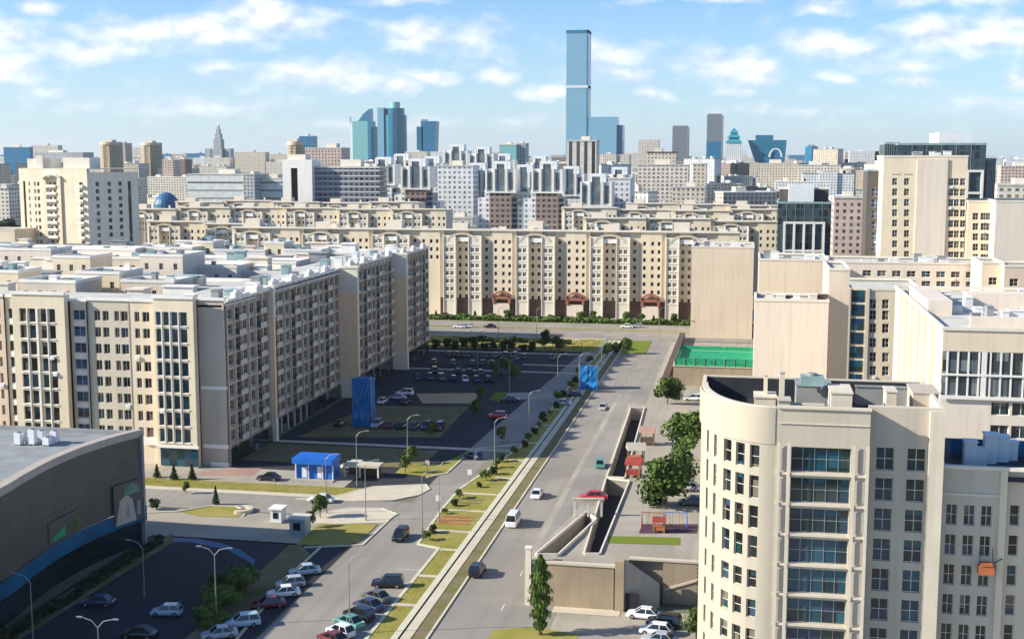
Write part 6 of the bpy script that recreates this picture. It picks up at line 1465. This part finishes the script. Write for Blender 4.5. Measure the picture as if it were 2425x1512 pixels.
wrapped(857, 1008, 4.4, 11.0, 'tall blue tarpaulin wrapped scaffold at the foot of the third fin', 3.5); wrapped(1392, 922, 4.8, 6.2, 'blue wrapped scaffold at the far end of the median', 3)
# small white booths and signs
def booth(px, py, w_, d, h, mat, label, nm='booth', cat='booth', roof='white', z=0):
    x, y = P(px, py, z); t = thing(nm, label, cat, (x, y, z)); mb = MB(); mb.box(-w_ / 2, w_ / 2, 0, d, 0, h); mb.build('body', M[mat], t); mb = MB(); mb.box(-w_ / 2 - .25, w_ / 2 + .25, -.25, d + .25, h, h + .25); mb.build('roof', M[roof], t); mb = MB(); mb.box(-w_ * .25, w_ * .2, -.06, -.003, h * .35, h * .8); mb.build('window', CARGL, t)
    mb = MB(); mb.box(-w_ / 2 - .1, w_ / 2 + .1, -.1, d + .1, -.02, .12); mb.build('base', M['paving'], t); return t
booth(653, 1238, 1.9, 2.2, 2.3, 'ac_white', 'small white booth on the beige plaza left of the teal kiosk'); booth(704, 1268, 2.6, 2.6, 2.7, 'teal_roof', 'teal grey kiosk with a pale roof at the plaza corner', roof='roof_pale')
def sign(px, py, h, label, mat='ac_white'):
    x, y = P(px, py); t = thing('road_sign', label, 'road sign', (x, y, 0)); mb = MB(); mb.tube((0, 0, 0), (0, 0, h), .05); mb.build('pole', M['pole'], t); mb = MB(); mb.box(-.4, .4, -.06, 0, h - 1.0, h); mb.build('plate', M[mat], t)
sign(1037, 1212, 3, 'small white road sign at the tip of the median'); sign(1112, 1148, 3, 'white road sign on the left edge of the upper median'); sign(1012, 1118, 2.4, 'small yellowish sign on the grass corner', 'paving_light')
x, y = P(572, 1210); t = thing('ring_planter', 'pale crescent stone planter on the beige plaza', 'planter', (x, y, 0))
mb = MB()
for i in range(12):
    a0, a1 = -1.9 + i * .32, -1.9 + (i + 1) * .32; r0, r1 = 1.2, 2.0; mb.prism(ccw([(r0 * math.cos(a0), r0 * math.sin(a0)), (r1 * math.cos(a0), r1 * math.sin(a0)), (r1 * math.cos(a1), r1 * math.sin(a1)), (r0 * math.cos(a1), r0 * math.sin(a1))]), 0, .6)
mb.build('rim', M['paving_light'], t); mb = MB(); mb.tube((0, 0, 0), (0, 0, .25), 1.15, n=16); mb.build('soil', M['soil'], t)

# ================================================================== TREES
_tm = {}
def crown_mesh(kind, v):
    if (kind, v) in _tm: return _tm[(kind, v)]
    q = random.Random(hash((len(kind), v)) & 999); mb = MB(); n = {'poplar': 3600, 'round': 3200, 'bush': 800, 'sapling': 260, 'conifer': 700}[kind]; ls = {'poplar': .05, 'round': .045, 'bush': .08, 'sapling': .13, 'conifer': .07}[kind]
    lob = [(q.uniform(-.5, .5), q.uniform(-.5, .5), q.uniform(.1, 1.0), q.uniform(.14, .36)) for _ in range(15)]
    for i in range(n):
        if kind == 'poplar':
            z = q.random(); r = .5 * math.sin(math.pi * min(1, z * .92 + .06)) ** .6 * (.72 + .28 * math.sin(z * 37 + v)); a = q.uniform(0, 6.283); rr = r * (q.random() ** .35) * (1 + .18 * math.sin(3 * a + z * 20)); c = (rr * math.cos(a), rr * math.sin(a), z)
        elif kind == 'conifer':
            z = q.random() ** 1.4; r = .5 * (1 - z) * (.8 + .3 * math.sin(z * 40)) + .02; a = q.uniform(0, 6.283); rr = r * (q.random() ** .4); c = (rr * math.cos(a), rr * math.sin(a), z)
        else:
            l_ = q.choice(lob); d = Vector((q.gauss(0, 1), q.gauss(0, 1), q.gauss(0, 1))).normalized() * l_[3] * (q.random() ** .33); c = (l_[0] * .7 + d.x, l_[1] * .7 + d.y, max(.02, l_[2] * .75 + d.z * .9 + .05))
        nrm = Vector((q.gauss(c[0] * 2, .7), q.gauss(c[1] * 2, .7), q.gauss(.5, .6))).normalized(); u = nrm.orthogonal().normalized(); w_ = nrm.cross(u); s_ = ls * q.uniform(.6, 1.3); C0 = Vector(c)
        zz = {'poplar': .45}.get(kind, 1.0)
        mb.face([C0 + u * s_ + w_ * s_ * .2 * zz, C0 + w_ * s_ * zz, C0 - u * s_ * .8, C0 - w_ * s_ * .9 * zz])
    _tm[(kind, v)] = mb.mesh('crown', [M[{'poplar': 'foliage', 'round': 'foliage', 'bush': 'foliage_dark', 'sapling': 'foliage_young', 'conifer': 'foliage_dark'}[kind]]]); return _tm[(kind, v)]
def tree(px, py, w_, h, kind, label, group=None, z=0, xy=None, v=None, mat=None, cat='tree', name='tree'):
    x, y = xy or P(px, py, z); t = thing(name, label, cat, (x, y, z), 0, group); v = rnd.randrange(3) if v is None else v
    tr = {'poplar': .08, 'round': .22, 'bush': .05, 'sapling': .35, 'conifer': .1}[kind]
    c = link('crown', crown_mesh(kind, v), t, (0, 0, h * tr), rnd.uniform(0, 6)); c.scale = (w_, w_, h * (1 - tr))
    mb = MB(); r = max(.05, h * .018); mb.tube((0, 0, 0), (0, 0, h * .6), r * 1.4, r * .5, 7)
    if kind == 'round':
        for a in range(5): mb.tube((0, 0, h * .25), (math.cos(a * 1.3) * w_ * .28, math.sin(a * 1.3) * w_ * .28, h * .62), r * .6, r * .2, 5)
    mb.build('trunk', M['bark'], t); return t
tree(1279, 1502, 3.3, 10.4, 'poplar', 'tall columnar green poplar in front of the stone retaining wall', name='poplar_tree', v=0)
tree(1574, 1204, 7.4, 8.8, 'round', 'largest dark green tree on the podium above the playground', z=PZ, v=1); tree(1548, 1196, 4.4, 6.6, 'conifer', 'dark pointed tree at the left foot of the largest podium tree', z=PZ); tree(1614, 1165, 4.2, 8.2, 'round', 'slim tree right behind the largest podium tree', z=PZ, v=2)
tree(1630, 1090, 7.6, 9.0, 'round', 'broad green tree on the podium next to the curved tower', z=PZ, v=0); tree(1580, 960, 6.6, 7.4, 'round', 'round green tree on the far street corner', v=2); tree(1596, 945, 4.2, 5.0, 'round', 'smaller tree tucked behind the round street corner tree', v=0)
tree(1648, 1512, 3.0, 4.6, 'round', 'light green tree at the foot of the curved tower', v=1); tree(1500, 1215, .01 + 1.4, 2.0, 'bush', 'low shrub beside the near light well', z=PZ, name='shrub', cat='shrub') if False else None
tree(548, 1408, 6.5, 3.6, 'round', 'dark bushy tree in the shade right of the double lamp', v=1); tree(500, 1480, 4.6, 2.8, 'round', 'dark bush in the shade at the foot of the double lamp', v=2); tree(528, 1442, 4.6, 3.2, 'round', 'dark tree between the two shaded bushes', v=0)
for (px, py, lb) in ((412, 1135, 'small conifer in the verge, leftmost of three before the corner block'), (455, 1135, 'small conifer in the verge, middle of three before the corner block')): tree(px, py, 1.7, 3.0, 'conifer', lb, 'conifers before the corner block')
tree(372, 1130, 1.6, 2.6, 'conifer', 'small conifer half hidden behind the hall corner', 'conifers before the corner block')
tree(511, 1195, 1.4, 3.4, 'conifer', 'slim dark conifer on the plaza edge'); tree(370, 1205, 1.8, 2.0, 'bush', 'reddish brown bush on the plaza beside the hall', name='shrub', cat='shrub')
for i, (px, py, h) in enumerate(((440, 1168, 2.2), (735, 1248, 2.8), (758, 1225, 4), (960, 1120, 3.6), (975, 1100, 3.8), (1188, 1048, 3.6), (1020, 1040, 3.8), (1125, 985, 4.2), (1215, 905, 5), (1170, 890, 4.5), (1195, 885, 5.0), (1140, 950, 4.0))):
    tree(px, py, h * .6, h, 'sapling' if h < 4 else 'round', ['thin young tree on the verge beyond the cross street', 'young tree at the left end of the lower island lawn', 'young tree beside the lower traffic island', 'light green young tree on the grass corner', 'second light green young tree on the grass corner', 'young tree at the end of the shaded path', 'young tree in the middle of the shaded soil patch', 'dark young tree left of the red car in the shade', 'dark tree left of the far car rows lamp', 'dark tree among the parked cars, left one of two', 'dark tree among the parked cars, right one of two', 'dark tree at the right end of the sand patch'][i])
# shrubs along the median
k = 0
for y in [186, 190, 201, 206, 211, 219, 224, 229, 234, 239, 245, 252, 258, 265, 272, 279, 285, 295, 303, 310, 320, 330, 338, 350, 362]:
    x = -45.2 if y > 240 else -49.2 if y < 218 else -47.4
    h = rnd.uniform(1.0, 2.4) if y < 300 else rnd.uniform(1.6, 3.0)
    tree(0, 0, h * .95, h, 'bush' if k % 2 else 'sapling', 'green %s on the grass median, %s from the near end' % ('shrub' if k % 2 else 'young tree', ORD[k] if k < 20 else ['twenty first', 'twenty second', 'twenty third', 'twenty fourth', 'twenty fifth'][k - 20]), 'plants along the median', xy=(x + rnd.uniform(-.5, .5), y), name='shrub' if k % 2 else 'young_tree', cat='shrub' if k % 2 else 'tree'); k += 1
for i, (px, py, w_, h, lb) in enumerate(((1290, 828, 3.4, 6.6, 'dark tree at the right end of the far meadow'), (1322, 832, 3.4, 5.0, 'shorter dark tree beside it at the end of the far meadow'), (1438, 846, 3.0, 4.6, 'dark tree at the far end of the median, left one'), (1482, 838, 3.0, 5.2, 'yellow green tree at the far end of the median, right one'), (1456, 840, 2.6, 4.0, 'middle tree of the three at the far end of the median'))):
    tree(px, py, w_, h, 'round', lb)
# row of dark trees at the edge of the shade and a hedge on the meadow
for i in range(11): x = -97 + i * 3.1; tree(0, 0, 2.8, 2.6 + rnd.uniform(-.4, .6), 'bush', '%s dark shrub from the left at the far edge of the shaded car park' % ORD[i], 'shrubs at the far edge of the car park', xy=(x, 383.2 + rnd.uniform(-.4, .4)), name='shrub', cat='shrub')
def leafy(name, x0, x1, y0, y1, z, n, ls, mat, seed, label, z0=0, kind='stuff', cat='hedge', lump=1.0):
    q = random.Random(seed); mb = MB()
    for i in range(n):
        x = q.uniform(x0, x1); y = q.uniform(y0, y1); top = z * (.62 + .38 * math.sin(x * .55 / lump + y * .13) * math.sin(y * .4 / lump + x * .07 + 1) + q.uniform(-.1, .1)); c = Vector((x, y, z0 + abs(top) * q.random() ** .45))
        nrm = Vector((q.gauss(0, .6), q.gauss(-.4, .6), q.gauss(.7, .5))).normalized(); u = nrm.orthogonal().normalized(); w_ = nrm.cross(u); s_ = ls * q.uniform(.6, 1.3); mb.face([c + u * s_, c + w_ * s_, c - u * s_, c - w_ * s_])
    o = mb.build(name, M[mat]); tag(o, label, cat, None, kind); return o
leafy('hedge', -93, -56, 398.5, 400.5, 1.9, 2600, .35, 'foliage_dark', 3, 'clipped dark hedge along the far meadow', kind=None); leafy('hedge', -90.9, -89.4, 90, 178, 1.7, 5200, .26, 'foliage_dark', 4, 'long dark hedge between the low hall and the shaded lot', kind=None)
leafy('undergrowth', -125, 20, 452.5, 458, 2.0, 9000, .5, 'foliage', 5, 'bushes along the foot of the long cream building', cat='bushes')
for i in range(20):
    x = -116 + i * 5.6 + rnd.uniform(-1.5, 1.5); h = rnd.uniform(2.2, 4.2)
    tree(0, 0, h * .7, h, 'round' if i % 3 else 'conifer', '%s tree from the left in the row before the long cream building' % ORD[i], 'trees before the long cream building', xy=(x, 455 + rnd.uniform(-2, 3)))
leafy('woodland', Q(286, 480, 900)[0], Q(640, 480, 900)[0], 880, 1000, 17, 9000, 1.9, 'foliage', 6, 'green wood between the balcony tower and the banded building', cat='wood', lump=9)
leafy('woodland', Q(1955, 590, 430)[0], Q(2050, 590, 430)[0], 425, 445, 29, 3500, .9, 'foliage_dark', 8, 'dark trees between the green glass office and the slim glass slab', cat='wood', lump=5)
leafy('woodland', Q(-30, 520, 820)[0], Q(12, 520, 820)[0], 800, 840, 22, 2000, 1.6, 'foliage_dark', 9, 'dark trees at the left edge behind the balcony tower', cat='wood', lump=6)
leafy('woodland', -1300, 1300, 1500, 2400, 15, 16000, 5, 'foliage_dark', 10, 'scattered treetops between the distant city blocks', cat='wood', lump=30)

# ================================================================== AIR
hz = MB(); hz.box(-14500, 14500, -450, 22500, -1.1, 345)
ho = hz.build('haze', []); m_, t_ = new_mat('haze_air'); pv = t_.n('ShaderNodeVolumePrincipled'); pv.inputs['Density'].default_value = 3.0e-5; pv.inputs['Color'].default_value = (.94, .97, 1.0, 1); pv.inputs['Anisotropy'].default_value = .2
o_ = t_.n('ShaderNodeOutputMaterial'); t_.l(pv.outputs[0], o_.inputs['Volume']); ho.data.materials.append(m_); ho['kind'] = 'stuff'; ho['label'] = 'thin pale haze over the distant city'; ho['category'] = 'haze'

for (x0, x1, y0, y1, n, sd, lb) in ((-46.2, -43.2, 120, 184, 9000, 21, 'rough dry grass on the near part of the median'), (-50.4, -43.2, 184, 250, 11000, 22, 'rough dry grass on the middle part of the median'), (-120, -69, 209.2, 214.2, 7000, 24, 'rough grass on the verge beyond the cross street'), (-98, -47, 384.5, 411, 5000, 25, 'rough grass of the far meadow')):
    leafy('grass_tuft', x0, x1, y0, y1, .03, n, .055 if y0 < 380 else .2, 'grass', sd, lb, z0=.085, cat='grass', lump=2.5)
